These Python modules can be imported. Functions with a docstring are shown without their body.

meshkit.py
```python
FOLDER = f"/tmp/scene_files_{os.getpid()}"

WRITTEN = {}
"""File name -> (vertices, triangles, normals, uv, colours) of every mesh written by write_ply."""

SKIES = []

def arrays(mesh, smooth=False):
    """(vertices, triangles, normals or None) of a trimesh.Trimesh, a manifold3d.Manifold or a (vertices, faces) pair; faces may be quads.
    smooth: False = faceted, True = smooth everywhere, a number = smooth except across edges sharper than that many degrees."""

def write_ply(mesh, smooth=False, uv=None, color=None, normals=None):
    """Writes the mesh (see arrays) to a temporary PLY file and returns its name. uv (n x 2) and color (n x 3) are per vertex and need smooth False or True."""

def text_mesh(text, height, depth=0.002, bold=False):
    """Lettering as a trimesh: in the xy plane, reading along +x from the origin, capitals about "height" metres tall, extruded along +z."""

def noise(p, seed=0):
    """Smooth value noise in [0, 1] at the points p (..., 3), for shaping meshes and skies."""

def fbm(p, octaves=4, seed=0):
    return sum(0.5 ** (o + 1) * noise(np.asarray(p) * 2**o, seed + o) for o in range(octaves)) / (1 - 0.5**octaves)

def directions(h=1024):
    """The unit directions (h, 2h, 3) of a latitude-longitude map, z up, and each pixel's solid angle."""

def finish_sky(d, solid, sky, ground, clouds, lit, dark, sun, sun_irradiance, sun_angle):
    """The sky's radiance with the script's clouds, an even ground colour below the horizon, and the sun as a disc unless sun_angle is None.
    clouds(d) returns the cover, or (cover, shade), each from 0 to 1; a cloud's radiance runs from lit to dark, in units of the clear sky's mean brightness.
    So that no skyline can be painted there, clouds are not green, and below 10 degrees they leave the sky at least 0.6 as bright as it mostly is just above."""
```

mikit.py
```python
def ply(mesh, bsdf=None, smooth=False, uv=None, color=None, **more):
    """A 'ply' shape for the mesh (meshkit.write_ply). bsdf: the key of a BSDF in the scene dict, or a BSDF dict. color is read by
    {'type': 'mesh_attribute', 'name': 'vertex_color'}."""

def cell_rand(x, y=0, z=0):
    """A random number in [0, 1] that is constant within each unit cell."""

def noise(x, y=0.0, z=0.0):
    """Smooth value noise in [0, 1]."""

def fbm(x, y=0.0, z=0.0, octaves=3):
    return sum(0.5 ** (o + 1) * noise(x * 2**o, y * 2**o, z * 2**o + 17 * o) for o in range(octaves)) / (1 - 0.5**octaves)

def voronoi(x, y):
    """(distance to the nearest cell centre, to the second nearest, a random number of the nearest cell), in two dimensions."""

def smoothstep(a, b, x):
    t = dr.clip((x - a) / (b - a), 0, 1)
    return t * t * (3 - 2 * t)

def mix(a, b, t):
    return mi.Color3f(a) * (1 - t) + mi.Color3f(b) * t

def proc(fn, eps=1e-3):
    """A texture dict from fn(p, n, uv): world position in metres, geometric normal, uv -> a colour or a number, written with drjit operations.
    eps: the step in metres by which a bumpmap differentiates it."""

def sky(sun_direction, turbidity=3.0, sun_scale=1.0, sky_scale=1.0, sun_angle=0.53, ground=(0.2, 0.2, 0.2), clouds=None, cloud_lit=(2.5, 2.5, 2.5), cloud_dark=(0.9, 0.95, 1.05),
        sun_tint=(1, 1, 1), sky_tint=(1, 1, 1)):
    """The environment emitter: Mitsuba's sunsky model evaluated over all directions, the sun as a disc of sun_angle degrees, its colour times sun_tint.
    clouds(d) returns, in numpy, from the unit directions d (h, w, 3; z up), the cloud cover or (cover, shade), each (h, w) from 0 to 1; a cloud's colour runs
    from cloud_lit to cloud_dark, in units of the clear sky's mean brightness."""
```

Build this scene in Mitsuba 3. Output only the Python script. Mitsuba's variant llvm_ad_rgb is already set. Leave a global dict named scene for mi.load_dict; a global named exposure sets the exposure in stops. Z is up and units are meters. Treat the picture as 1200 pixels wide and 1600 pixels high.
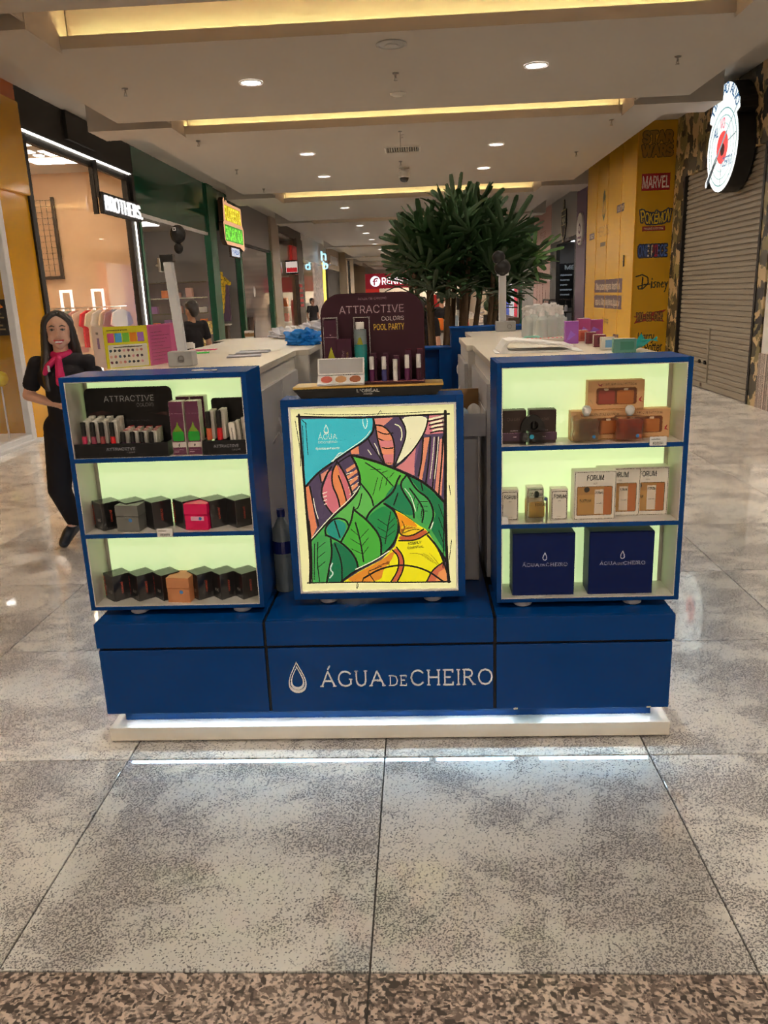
import math, random
import numpy as np, trimesh, manifold3d as m3
import mitsuba as mi, drjit as dr
import mikit, meshkit
from mikit import noise, fbm, voronoi, cell_rand, smoothstep, mix
from shapely.geometry import Polygon, LineString, Point, box as sbox
from shapely.ops import unary_union
from shapely import affinity

random.seed(7)
rng = np.random.default_rng(7)
scene, labels = {}, {}

# ------------------------------------------------------------------ camera, exposure
exposure = 0.0
F_PX, PITCH, YAW, ROLL, EYE = 1238.02, .2671, -.0508, .0384, 1.65
_cp, _sp, _cy, _sy = math.cos(PITCH), math.sin(PITCH), math.cos(YAW), math.sin(YAW)
FW = np.array([_sy*_cp, _cy*_cp, -_sp]); _r0 = np.array([_cy, -_sy, 0.]); _d0 = np.cross(FW, _r0)
RT = math.cos(ROLL)*_r0 + math.sin(ROLL)*_d0; DN = -math.sin(ROLL)*_r0 + math.cos(ROLL)*_d0
CAM = np.array([0, 0, EYE])
scene['camera'] = {'type': 'perspective', 'fov_axis': 'x', 'fov': math.degrees(2*math.atan(600/F_PX)), 'near_clip': .05, 'far_clip': 300.,
    'to_world': mi.ScalarTransform4f().look_at(origin=CAM.tolist(), target=(CAM+FW).tolist(), up=(-DN).tolist())}
def _ray(px, py): return FW*F_PX + RT*(px-600) + DN*(py-800)
def at(px, py, y): r = _ray(px, py); return CAM + r*(y/r[1])            # a photo point on the plane y
def onz(px, py, z): r = _ray(px, py); return CAM + r*((z-EYE)/r[2])      # on a level plane
def onx(px, py, x): r = _ray(px, py); return CAM + r*(x/r[0])            # on a side wall

# light levels of the place (radiances)
L_DOWN, L_COVE, L_SHELF, L_LED = 640., 78., .60, 50.

# ------------------------------------------------------------------ helpers
def lin(h):
    if not isinstance(h, str): return tuple(h)
    h = h.lstrip('#'); c = [int(h[i:i+2], 16)/255 for i in (0, 2, 4)]
    return tuple(x/12.92 if x <= .04045 else ((x+.055)/1.055)**2.4 for x in c)
def rgb(c): return {'type': 'rgb', 'value': list(map(float, lin(c)))}
def mat(key, col, rough=.5, spec=.5, metal=0., **kw):
    b = {'type': 'principled', 'base_color': col if isinstance(col, dict) else rgb(col), 'roughness': rough, 'specular': spec, 'metallic': metal, **kw}
    scene[key] = {'type': 'twosided', 'bsdf': b}
    return key
def lookup(n):
    k, i = n, 0
    while k in scene or k in USED:
        i += 1; k = f'{n}_{i:03d}'
    USED.add(k); return k
USED = set()
def tag(k, label=None, cat=None, group=None, kind=None):
    d = labels.setdefault(k, {})
    if label: d['label'] = label
    if cat: d['category'] = cat
    if group: d['group'] = group
    if kind: d['kind'] = kind
    return k
def thing(name, label, cat, group=None):
    return tag(lookup(name), label, cat, group)
def add(name, mesh, m, parent=None, smooth=False, M=None, label=None, uv=None, color=None, **kw):
    k = lookup(parent + '__' + name if parent else name)
    d = dict(mesh) if isinstance(mesh, dict) else mikit.ply(mesh, m, smooth, uv, color, **kw)
    if isinstance(mesh, dict): d['bsdf'] = {'type': 'ref', 'id': m}; d.update(kw)
    if M is not None: d['to_world'] = mi.ScalarTransform4f(M)
    scene[k] = d
    if label: tag(k, label)
    return k
def glow(c, s): return {'type': 'area', 'radiance': {'type': 'rgb', 'value': [float(x)*s for x in lin(c)]}}
def struct(name, mesh, m, **kw):
    k = add(name, mesh, m, **kw); labels[k] = {'kind': 'structure'}; return k
def cat(*ms):
    ms = [x for m in ms for x in (m if isinstance(m, (list, tuple)) else [m])]
    return trimesh.util.concatenate(ms)
def B(x0, x1, y0, y1, z0, z1, r=0.):
    x0, x1 = sorted((x0, x1)); y0, y1 = sorted((y0, y1)); z0, z1 = sorted((z0, z1))
    if not r:
        return trimesh.creation.box(bounds=[[x0, y0, z0], [x1, y1, z1]])
    r = min(r, (x1-x0)*.45, (y1-y0)*.45, (z1-z0)*.45)
    c = np.array([(x0+x1)/2, (y0+y1)/2, (z0+z1)/2]); h = np.array([x1-x0, y1-y0, z1-z0])/2
    pts = []
    for sx in (-1, 1):
        for sy in (-1, 1):
            for sz in (-1, 1):
                s = np.array([sx, sy, sz])
                for a in range(3):
                    q = h - r; q[a] = h[a]; pts.append(c + s*q)
    return trimesh.convex.convex_hull(np.array(pts))
def Tm(x=0, y=0, z=0, rz=0., rx=0., ry=0., s=1.):
    M = trimesh.transformations.euler_matrix(rx, ry, rz, 'sxyz'); M[:3, :3] *= s; M[:3, 3] = (x, y, z); return M
def mv(m, M): m = m.copy(); m.apply_transform(M); return m
def lathe(prof, n=24): return trimesh.creation.revolve(np.array(prof, float), sections=n)
def cyl(p, q, r, n=16): return trimesh.creation.cylinder(radius=r, segment=[p, q], sections=n)
def tube(pts, r, n=8):
    pts = np.asarray(pts, float); rr = np.broadcast_to(r, len(pts)); V = []
    for i, p in enumerate(pts):
        t = pts[min(i+1, len(pts)-1)] - pts[max(i-1, 0)]; t /= np.linalg.norm(t)
        a = np.cross(t, [0, 0, 1] if abs(t[2]) < .9 else [1, 0, 0]); a /= np.linalg.norm(a); b = np.cross(t, a)
        for k in range(n):
            th = 2*math.pi*k/n; V.append(p + rr[i]*(math.cos(th)*a + math.sin(th)*b))
    Fc = []
    for i in range(len(pts)-1):
        for k in range(n):
            A, Bq, C, D = i*n+k, i*n+(k+1) % n, (i+1)*n+(k+1) % n, (i+1)*n+k
            Fc += [[A, D, C], [A, C, Bq]]
    for k in range(1, n-1):
        Fc += [[0, k, k+1], [(len(pts)-1)*n, (len(pts)-1)*n+k+1, (len(pts)-1)*n+k]]
    m = trimesh.Trimesh(np.array(V), np.array(Fc), process=False); m.fix_normals() if False else None
    return m
def frame(o, u=(1, 0, 0), v=(0, 0, 1)):
    u, v = np.array(u, float), np.array(v, float); u /= np.linalg.norm(u); v /= np.linalg.norm(v)
    M = np.eye(4); M[:3, 0], M[:3, 1], M[:3, 2], M[:3, 3] = u, v, np.cross(u, v), o; return M
FRONT, LEFTW, RIGHTW = dict(u=(1, 0, 0)), dict(u=(0, 1, 0)), dict(u=(0, -1, 0))     # faces -y, +x, -x
def polys(g):
    if g.is_empty: return []
    return [p for p in getattr(g, 'geoms', [g]) if p.geom_type == 'Polygon' and p.area > 1e-9]
def tri2d(g):
    V, Fc, n = [], [], 0
    for p in polys(g):
        v, f = trimesh.creation.triangulate_polygon(p, engine='earcut'); V.append(v); Fc.append(f+n); n += len(v)
    if not V: return None
    return np.vstack(V), np.vstack(Fc)
def extr(g, d): return cat([trimesh.creation.extrude_polygon(p, d, engine='earcut') for p in polys(g)])
_tx = {}
def text(s, h, bold=False, at_=(0, 0), w=None, align='c'):
    """Lettering as a flat shape, its middle (align c), left (l) or right (r) end of the baseline at at_; w squeezes it to a width."""
    if (s, bold) not in _tx:
        m = meshkit.text_mesh(s, 1., .1, bold)
        f = m.faces[m.face_normals[:, 2] > .9]
        _tx[s, bold] = unary_union([Polygon(m.vertices[t][:, :2]).buffer(.001) for t in f])
    g = _tx[s, bold]; x0, y0, x1, y1 = g.bounds
    k = h if w is None else w/(x1-x0)
    g = affinity.affine_transform(g, [k, 0, 0, h, -k*{'c': (x0+x1)/2, 'l': x0, 'r': x1}[align] + at_[0], at_[1]])
    return g
def show(name, layers, M, parent, scale=1., emit=None, bsdf='print', clip=None, label=None, lift=.0004):
    """Flat print: layers of (shape, colour), the later ones on top, cut so that nothing overlaps; emit lights it from behind."""
    over, out = None, []
    for g, c in reversed(layers):
        g = g.buffer(0)
        if clip is not None: g = g.intersection(clip)
        vis = g if over is None else g.difference(over)
        over = g if over is None else over.union(g)
        t = tri2d(vis)
        if t is not None: out.append((t, lin(c)))
    V, Fc, Cc, n = [], [], [], 0
    for (v, f), c in out:
        V.append(np.c_[v, np.full(len(v), lift)]); Fc.append(f+n); n += len(v); Cc.append(np.tile(np.array(c)*scale, (len(v), 1)))
    V, Fc, Cc = np.vstack(V), np.vstack(Fc), np.vstack(Cc)
    e1 = V[Fc[:, 1]]-V[Fc[:, 0]]; e2 = V[Fc[:, 2]]-V[Fc[:, 0]]; neg = np.cross(e1, e2)[:, 2] < 0; Fc[neg] = Fc[neg][:, ::-1]
    V = (np.c_[V, np.ones(len(V))] @ M.T)[:, :3]
    kw = {}
    if emit: kw['emitter'] = {'type': 'area', 'radiance': {'type': 'mesh_attribute', 'name': 'vertex_color'}, 'sampling_weight': emit}
    return add(name, trimesh.Trimesh(V, Fc, process=False), bsdf, parent, color=Cc, label=label, **kw)
def rr(x0, y0, x1, y1, r): return sbox(x0+r, y0+r, x1-r, y1-r).buffer(r, quad_segs=6)
def stroke(pts, w, closed=False): return LineString(list(pts)+([pts[0]] if closed else [])).buffer(w/2, cap_style=1, quad_segs=3)
def drop(cx, cy, h, w=None):
    """Water-drop outline, its point up, h tall, the foot at cy."""
    w = w or h*.62; p = []
    for i in range(40):
        t = 2*math.pi*i/40; p.append((cx + w/2*math.sin(t)*math.sin(t/2)**1.5*1.02, cy + h*(.5+.5*math.cos(t))))
    return Polygon(p).buffer(0)
SERIF = {'A': ([[(0, 0), (.42, 1), (.84, 0)], [(.17, .36), (.67, .36)]], [(0, 0), (.84, 0)], .84),
 'G': ([[(.80, .80), (.62, .95), (.42, 1), (.2, .93), (.06, .75), (0, .5), (.06, .25), (.2, .07), (.42, 0), (.62, .04), (.80, .16), (.80, .44)]], [(.78, .46)], .84),
 'U': ([[(.06, 1), (.06, .35), (.14, .1), (.36, 0), (.58, .1), (.66, .35), (.66, 1)]], [(.06, 1), (.66, 1)], .72),
 'D': ([[(.06, 0), (.06, 1), (.4, 1), (.66, .86), (.76, .5), (.66, .14), (.4, 0), (.06, 0)]], [(.02, 0), (.02, 1)], .78),
 'E': ([[(.58, .82), (.58, 1), (.08, 1), (.08, 0), (.6, 0), (.6, .2)], [(.08, .52), (.46, .52)]], [(.06, 0), (.06, 1)], .62),
 'C': ([[(.78, .8), (.62, .95), (.42, 1), (.2, .93), (.06, .75), (0, .5), (.06, .25), (.2, .07), (.42, 0), (.62, .05), (.78, .2)]], [], .8),
 'H': ([[(.06, 0), (.06, 1)], [(.7, 0), (.7, 1)], [(.06, .52), (.7, .52)]], [(.06, 0), (.06, 1), (.7, 0), (.7, 1)], .76),
 'I': ([[(.06, 0), (.06, 1)]], [(.06, 0), (.06, 1)], .12),
 'R': ([[(.06, 0), (.06, 1), (.36, 1), (.52, .9), (.56, .74), (.5, .58), (.34, .5), (.06, .5)], [(.32, .5), (.66, 0)]], [(.06, 0), (.04, 1), (.68, 0)], .7),
 'O': ([[(.43, 0), (.2, .07), (.06, .25), (0, .5), (.06, .75), (.2, .93), (.43, 1), (.66, .93), (.8, .75), (.86, .5), (.8, .25), (.66, .07), (.43, 0)]], [], .86)}
def serif(words, h, w, wt=.085):
    """Roman capitals with serifs: words = [(string, relative size)]; the whole centred, w wide."""
    x, gs = 0., []
    for wd, s in words:
        for ch in wd:
            acc = ch == 'Á'; st, sf, adv = SERIF['A' if acc else ch]
            g = [LineString([(x+a*s, b*s) for a, b in l]).buffer(wt*s/2, cap_style=2) for l in st]
            g += [sbox(x+(a-.12)*s, (b-.0)*s-wt*.3*s, x+(a+.12)*s, b*s+wt*.3*s) for a, b in sf]
            if acc: g.append(LineString([(x+.44*s, 1.16*s), (x+.56*s, 1.36*s)]).buffer(.05*s))
            gs += g; x += (adv+.27)*s
        x += .12
    g = unary_union(gs); x0, _, x1, _ = g.bounds; k = w/(x1-x0)
    return affinity.affine_transform(g, [k, 0, 0, h, -k*(x0+x1)/2, 0])
ORD = ['first', 'second', 'third', 'fourth', 'fifth', 'sixth', 'seventh', 'eighth', 'ninth', 'tenth', 'eleventh', 'twelfth', 'thirteenth', 'fourteenth', 'fifteenth', 'sixteenth']
AGUA = [('ÁGUA', 1.), ('DE', .66), ('CHEIRO', 1.)]

# ------------------------------------------------------------------ materials
JX, JY, TS = -.163, 1.62, .966
def granite(p, n, uv):
    x, y = p.x, p.y
    ix, iy = dr.floor((x-JX)/TS), dr.floor((y-JY)/TS)
    r = cell_rand(ix, iy, 3)
    a = x + r*37.; b = y + r*19.
    warp = fbm(a*3., b*3., r*9., 3)
    blot = fbm(a*4.2+warp*3., b*4.8-warp*2., 2., 4)
    streak = fbm(a*6.+b*5.+warp*5, b*11.-a*5.+warp*4., 5., 4)
    dens = smoothstep(.40, .66, blot*.58+streak*.44)
    wx = noise(a*60., b*60., 3.)*.5
    f1, f2, c1 = voronoi(a*135.+wx, b*155.+wx)
    g1, g2, c2 = voronoi(a*260., b*290.+wx)
    d1 = smoothstep(.44, .34, f1)*smoothstep(.12+.54*dens, .09+.52*dens, c1)
    d2 = smoothstep(.50, .40, g1)*smoothstep(.12+.46*dens, .09+.44*dens, c2)*.85
    sp = dr.maximum(d1, d2)
    base = mix(mi.Color3f(.80, .76, .69), mi.Color3f(.73, .705, .655), smoothstep(.35, .7, warp))
    base = mix(base, mi.Color3f(.58, .55, .52), dens*.5)
    base = base*(.92+.16*r)
    return mix(base, mi.Color3f(.10, .09, .088), sp*.88)
def coarse(p, n, uv):
    x, y = p.x, p.y
    w = fbm(x*9., y*9., 3., 3)
    f1, f2, c = voronoi(x*120.+w*9, y*130.-w*8)
    q = fbm(x*70.+w*5, y*80., 6., 3)
    t = smoothstep(.36, .66, q*.62+.38*c)
    base = mix(mi.Color3f(.15, .11, .09), mi.Color3f(.62, .51, .43), t)
    return mix(base, mi.Color3f(.05, .04, .035), smoothstep(.62, .75, noise(x*120., y*130., 2.)+.3*(w-.5)))
scene['granite'] = {'type': 'principled', 'base_color': mikit.proc(granite), 'roughness': .045, 'specular': .45}
scene['granite_coarse'] = {'type': 'principled', 'base_color': mikit.proc(coarse), 'roughness': .12, 'specular': .4}
def camo(p, n, uv):
    y, z = p.y*5.2, p.z*3.4
    w = fbm(y*1.2, z*1.2, 4., 2)
    a = fbm(y+w*1.5, z*1.5+w, 1., 3); b = fbm(y*1.1+9., z*1.6+w*1.4, 8., 3); c = fbm(y*1.3-7+w, z*1.8, 12., 3)
    col = mix(mi.Color3f(.46, .33, .17), mi.Color3f(.15, .12, .045), smoothstep(.50, .52, a))
    col = mix(col, mi.Color3f(.045, .035, .018), smoothstep(.55, .57, b))
    return mix(col, mi.Color3f(.012, .01, .008), smoothstep(.60, .62, c))
mat('camo_paint', mikit.proc(camo), .45)
def plaster(p, n, uv):
    return mix(mi.Color3f(.62, .44, .29), mi.Color3f(.72, .54, .37), fbm(p.x*1.7+p.y*2.1, p.z*1.8, 3., 4))
mat('beige_plaster', mikit.proc(plaster), .7, .2)
def bark(p, n, uv):
    f = fbm(p.x*60., p.y*60., p.z*9., 3)
    return mix(mi.Color3f(.035, .022, .013), mi.Color3f(.13, .085, .05), f)
mat('palm_bark', mikit.proc(bark), .9, .1)
def brick(p, n, uv):
    c = .5+.5*noise(p.y*8., p.z*12., 1.)
    return mi.Color3f(.60, .50, .46)*c
mat('pale_brick', mikit.proc(brick), .8, .2)
mat('print', {'type': 'mesh_attribute', 'name': 'vertex_color'}, .4, .4)
mat('print_gloss', {'type': 'mesh_attribute', 'name': 'vertex_color'}, .15, .5)
for k, c, r, s in [('ceiling_white', (.42, .395, .36), .8, .2), ('white_wall', (.72, .70, .66), .5, .4), ('joint', (.05, .045, .04), .9, .1), ('blue_laminate', (.0002, .031, .135), .25, .14),
    ('white_laminate', (.60, .57, .51), .35, .4), ('cream_laminate', (.60, .54, .43), .3, .4), ('grey_edge', (.34, .33, .33), .4, .4), ('plinth_white', (.72, .66, .55), .35, .4), ('black_plastic', (.006, .006, .006), .3, .3), ('black_matte', (.008, .007, .006), .5, .25),
    ('dark_brown', (.028, .020, .014), .5, .4), ('yellow_gloss', (.62, .30, .008), .12, .5), ('yellow_matte', (.48, .25, .006), .35, .4), ('orange_gloss', (.42, .10, .012), .3, .4), ('green_gloss', (.005, .042, .024), .06, .8), ('green_post', (.006, .06, .028), .3, .4),
    ('alu', (.62, .62, .62), .35, .5), ('white_plastic', (.78, .77, .74), .35, .4), ('shutter_metal', (.20, .17, .125), .45, .5), ('grey_wall', (.22, .21, .20), .6, .3), ('plum', (.10, .06, .10), .5, .3),
    ('plum_board', (.026, .007, .012), .45, .15), ('skin', (.52, .29, .20), .5, .3), ('skin_dark', (.36, .19, .12), .5, .3), ('hair_black', (.010, .007, .006), .4, .5), ('black_cloth', (.008, .007, .008), .85, .15), ('jeans', (.03, .04, .08), .85, .1), ('black_shoe', (.012, .016, .022), .35, .4),
    ('crimson_cloth', (.42, .012, .075), .6, .3), ('lip', (.45, .07, .07), .4, .4), ('eye_white', (.50, .46, .44), .3, .5), ('tooth', (.8, .78, .72), .3, .5), ('paper', (.72, .71, .68), .7, .2), ('grey_paper', (.32, .33, .36), .5, .3), ('card_brown', (.20, .12, .055), .8, .2),
    ('dark_carton', (.005, .005, .0055), .35, .22), ('grey_cube', (.10, .10, .088), .35, .4), ('red_cube', (.62, .006, .085), .3, .3), ('orange_cube', (.50, .20, .08), .4, .4), ('gift_blue', (.0008, .007, .055), .45, .15), ('peach_gift', (.62, .36, .17), .5, .3), ('ivory_carton', (.72, .68, .60), .4, .3), ('brown_carton', (.020, .010, .008), .4, .3),
    ('plum_carton', (.034, .007, .018), .35, .25), ('red_cap', (.5, .02, .03), .35, .4), ('cap_white', (.8, .79, .77), .3, .4), ('gold', (.72, .46, .14), .18, .5), ('grey_metal', (.33, .33, .32), .4, .5), ('pouch_grey', (.40, .40, .40), .6, .3), ('blue_bag', (.01, .14, .45), .5, .3), ('foil', (.55, .56, .62), .3, .5), ('teal_glass', (.005, .22, .20), .12, .6),
    ('leaf_pale', (.035, .085, .018), .45, .4), ('terracotta', (.30, .12, .06), .7, .2), ('soil', (.03, .02, .015), .9, .1), ('pink_wall', (.40, .24, .21), .6, .3), ('renner_red', (.22, .008, .018), .4, .4), ('orange_ware', (.8, .18, .02), .5, .3), ('red_ware', (.45, .02, .02), .5, .3), ('wood_dark', (.055, .035, .022), .5, .3), ('column_beige', (.42, .34, .25), .6, .3),
    ('bin_grey', (.42, .41, .40), .5, .3), ('lens', (.01, .01, .012), .05, .6), ('ring_white', (.6, .58, .54), .5, .3), ('screen_white', (.7, .7, .7), .5, .3), ('lip_pink', (.5, .03, .09), .3, .4), ('lip_mauve', (.22, .035, .06), .3, .4), ('lip_brown', (.20, .03, .03), .3, .4), ('lip_orange', (.62, .12, .04), .3, .4), ('lip_red', (.55, .01, .015), .3, .4), ('lip_wine', (.06, .008, .045), .25, .5), ('nail_blue', (.03, .03, .12), .25, .5),
    ('blue_bottle', (.006, .012, .10), .3, .5), ('lilac', (.25, .06, .32), .3, .5), ('magenta_box', (.28, .03, .13), .3, .5), ('teal_box', (.06, .16, .13), .4, .4), ('sky_box', (.20, .36, .48), .4, .4), ('rust_box', (.42, .10, .06), .4, .4), ('wine_box', (.10, .012, .02), .4, .4), ('bone_box', (.66, .62, .55), .4, .4), ('mint', (.30, .62, .50), .4, .4), ('cloth_sage', (.28, .34, .28), .9, .1), ('cloth_sky', (.32, .42, .50), .9, .1), ('cloth_rose', (.62, .32, .28), .9, .1), ('cloth_red', (.62, .03, .04), .9, .1), ('cloth_cream', (.70, .60, .46), .9, .1), ('cloth_white', (.75, .72, .70), .9, .1), ('cloth_grey', (.22, .22, .24), .9, .1)]:
    mat(k, c, r, s)
mat('wrapped_carton', (.006, .006, .0065), .09, .65)
mat('chrome', (.75, .75, .75), .15, .5, 1.)
mat('dark_chrome', (.25, .24, .23), .25, .5, 1.)
mat('gold_foil', (.92, .60, .18), .3, .5, 1.)
mat('palm_leaf', (.012, .034, .009), .5, .4)
mat('palm_leaf_light', (.03, .07, .015), .5, .4)
scene['pane'] = {'type': 'thindielectric', 'int_ior': 1.5}
scene['clear_plastic'] = {'type': 'thindielectric', 'int_ior': 1.3}
scene['bottle_glass'] = {'type': 'dielectric', 'int_ior': 1.45}
mat('juice_teal', (.01, .16, .15), .2, .5); mat('juice_grey', (.16, .20, .21), .2, .5)
for k, c in (('juice_pale', (.96, .95, .82)), ('juice_pink', (.97, .64, .54)), ('juice_gold', (.95, .76, .36)), ('juice_smoke', (.6, .62, .64))): scene[k] = {'type': 'thindielectric', 'int_ior': 1.4, 'specular_transmittance': rgb(c)}

# ------------------------------------------------------------------ floor
XL, XR = -5., 4.55
struct('floor', B(XL-5, XR+3, -10, 84, -.12, -.006), 'joint')
J = .0026
tile = mikit.ply(B(J, TS-J, J, TS-J, -.03, 0, .0012), 'granite')
tile_c = mikit.ply(B(J, TS-J, J, TS-J, -.03, 0, .0012), 'granite_coarse')
FARY = JY + 15*TS
for iy in range(-1, 15):
    for ix in range(-5, 5):
        x, y = JX+ix*TS, JY+iy*TS
        if y > 9 and -3 < ix < 2: pass
        add('tile', tile_c if iy == -1 else tile, 'granite_coarse' if iy == -1 else 'granite', 'floor', M=Tm(x, y, 0))
struct_far = [B(JX-5*TS, JX+5*TS, FARY, 80, -.03, 0), B(XL-.2, JX-5*TS-J, -10, 80, -.03, 0), B(JX+5*TS+J, XR+.2, -10, 80, -.03, 0), B(JX-5*TS, JX+5*TS, -10, JY-TS-J, -.03, 0)]
for m in struct_far: add('granite_field', m, 'granite', 'floor')

# ------------------------------------------------------------------ ceiling: panels, coves, soffits
H, SOF, TOP = 4.0, 4.37, 4.62
struct('ceiling', B(XL-.3, XR+.3, -10, 84, TOP, TOP+.1), 'ceiling_white')
PX0, PX1, BX0, BX1, CX0, CX1 = -3.96, 3.58, -4.48, 4.11, -3.31, 2.95
add('soffit', B(XL-.3, -3.9, -10, 84, SOF, SOF+.04), 'ceiling_white', 'ceiling')
add('soffit', B(3.5, XR+.3, -10, 84, SOF, SOF+.04), 'ceiling_white', 'ceiling')
COVES = [(-6.6, -5.7), (-1.9, -1.0), (2.6, 3.5), (7.25, 8.25), (11.48, 12.4), (19.4, 21.35), (26.4, 27.6), (40., 41.2), (51.5, 53.), (58.5, 60.), (68., 69.4)]
prev = -10.
for i, (y0, y1) in enumerate(COVES):
    add('panel', B(PX0, PX1, prev, y0, H, H+.03), 'ceiling_white', 'ceiling')
    prev = y1
    add('cove_lip', cat(B(CX0, CX1, y1, y1+.02, H+.0, H+.11), B(CX0, CX1, y1, y1+.24, H+.03, H+.045)), 'ceiling_white', 'ceiling')
    add('cove_back', B(CX0, CX1, y1+.22, y1+.24, H+.03, TOP-.06), 'ceiling_white', 'ceiling')
    add('cove_top', B(CX0-.2, CX1+.2, y0-.25, y1+.24, TOP-.06, TOP-.04), 'ceiling_white', 'ceiling')
    add('cove_front', B(PX0, PX1, y0-.25, y0-.23, H+.03, TOP-.04), 'ceiling_white', 'ceiling')
    for a, b in ((BX0, CX0), (CX1, BX1)):
        add('cove_block', B(a, b, y0+.3*(y1-y0), y1+.04, H-.03, SOF), 'ceiling_white', 'ceiling')
    s = trimesh.Trimesh([[CX0+.02, y1+.07, H+.06], [CX1-.02, y1+.07, H+.06], [CX1-.02, y1+.11, H+.06], [CX0+.02, y1+.11, H+.06]], [[0, 1, 2], [0, 2, 3]])
    s2 = trimesh.Trimesh([[CX0+.05, y0-.04, H+.045], [CX0+.05, y0-.04, H+.075], [CX1-.05, y0-.04, H+.075], [CX1-.05, y0-.04, H+.045]], [[0, 2, 1], [0, 3, 2]])
    for a in (CX0-.03, CX1+.01): add('cove_end', B(a, a+.02, y0-.23, y1+.24, H+.03, TOP-.05), 'ceiling_white', 'ceiling')
    add('light_strip', s2, 'white_plastic', 'ceiling', emitter={**glow((1., .55, .215), L_COVE*.6), 'sampling_weight': 1. if 2 < y1 < 22 else .35})
    add('light_strip', s, 'white_plastic', 'ceiling', emitter={**glow((1., .55, .215), L_COVE), 'sampling_weight': 1. if 2 < y1 < 22 else .35})
add('panel', B(PX0, PX1, prev, 84, H, H+.03), 'ceiling_white', 'ceiling')

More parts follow.
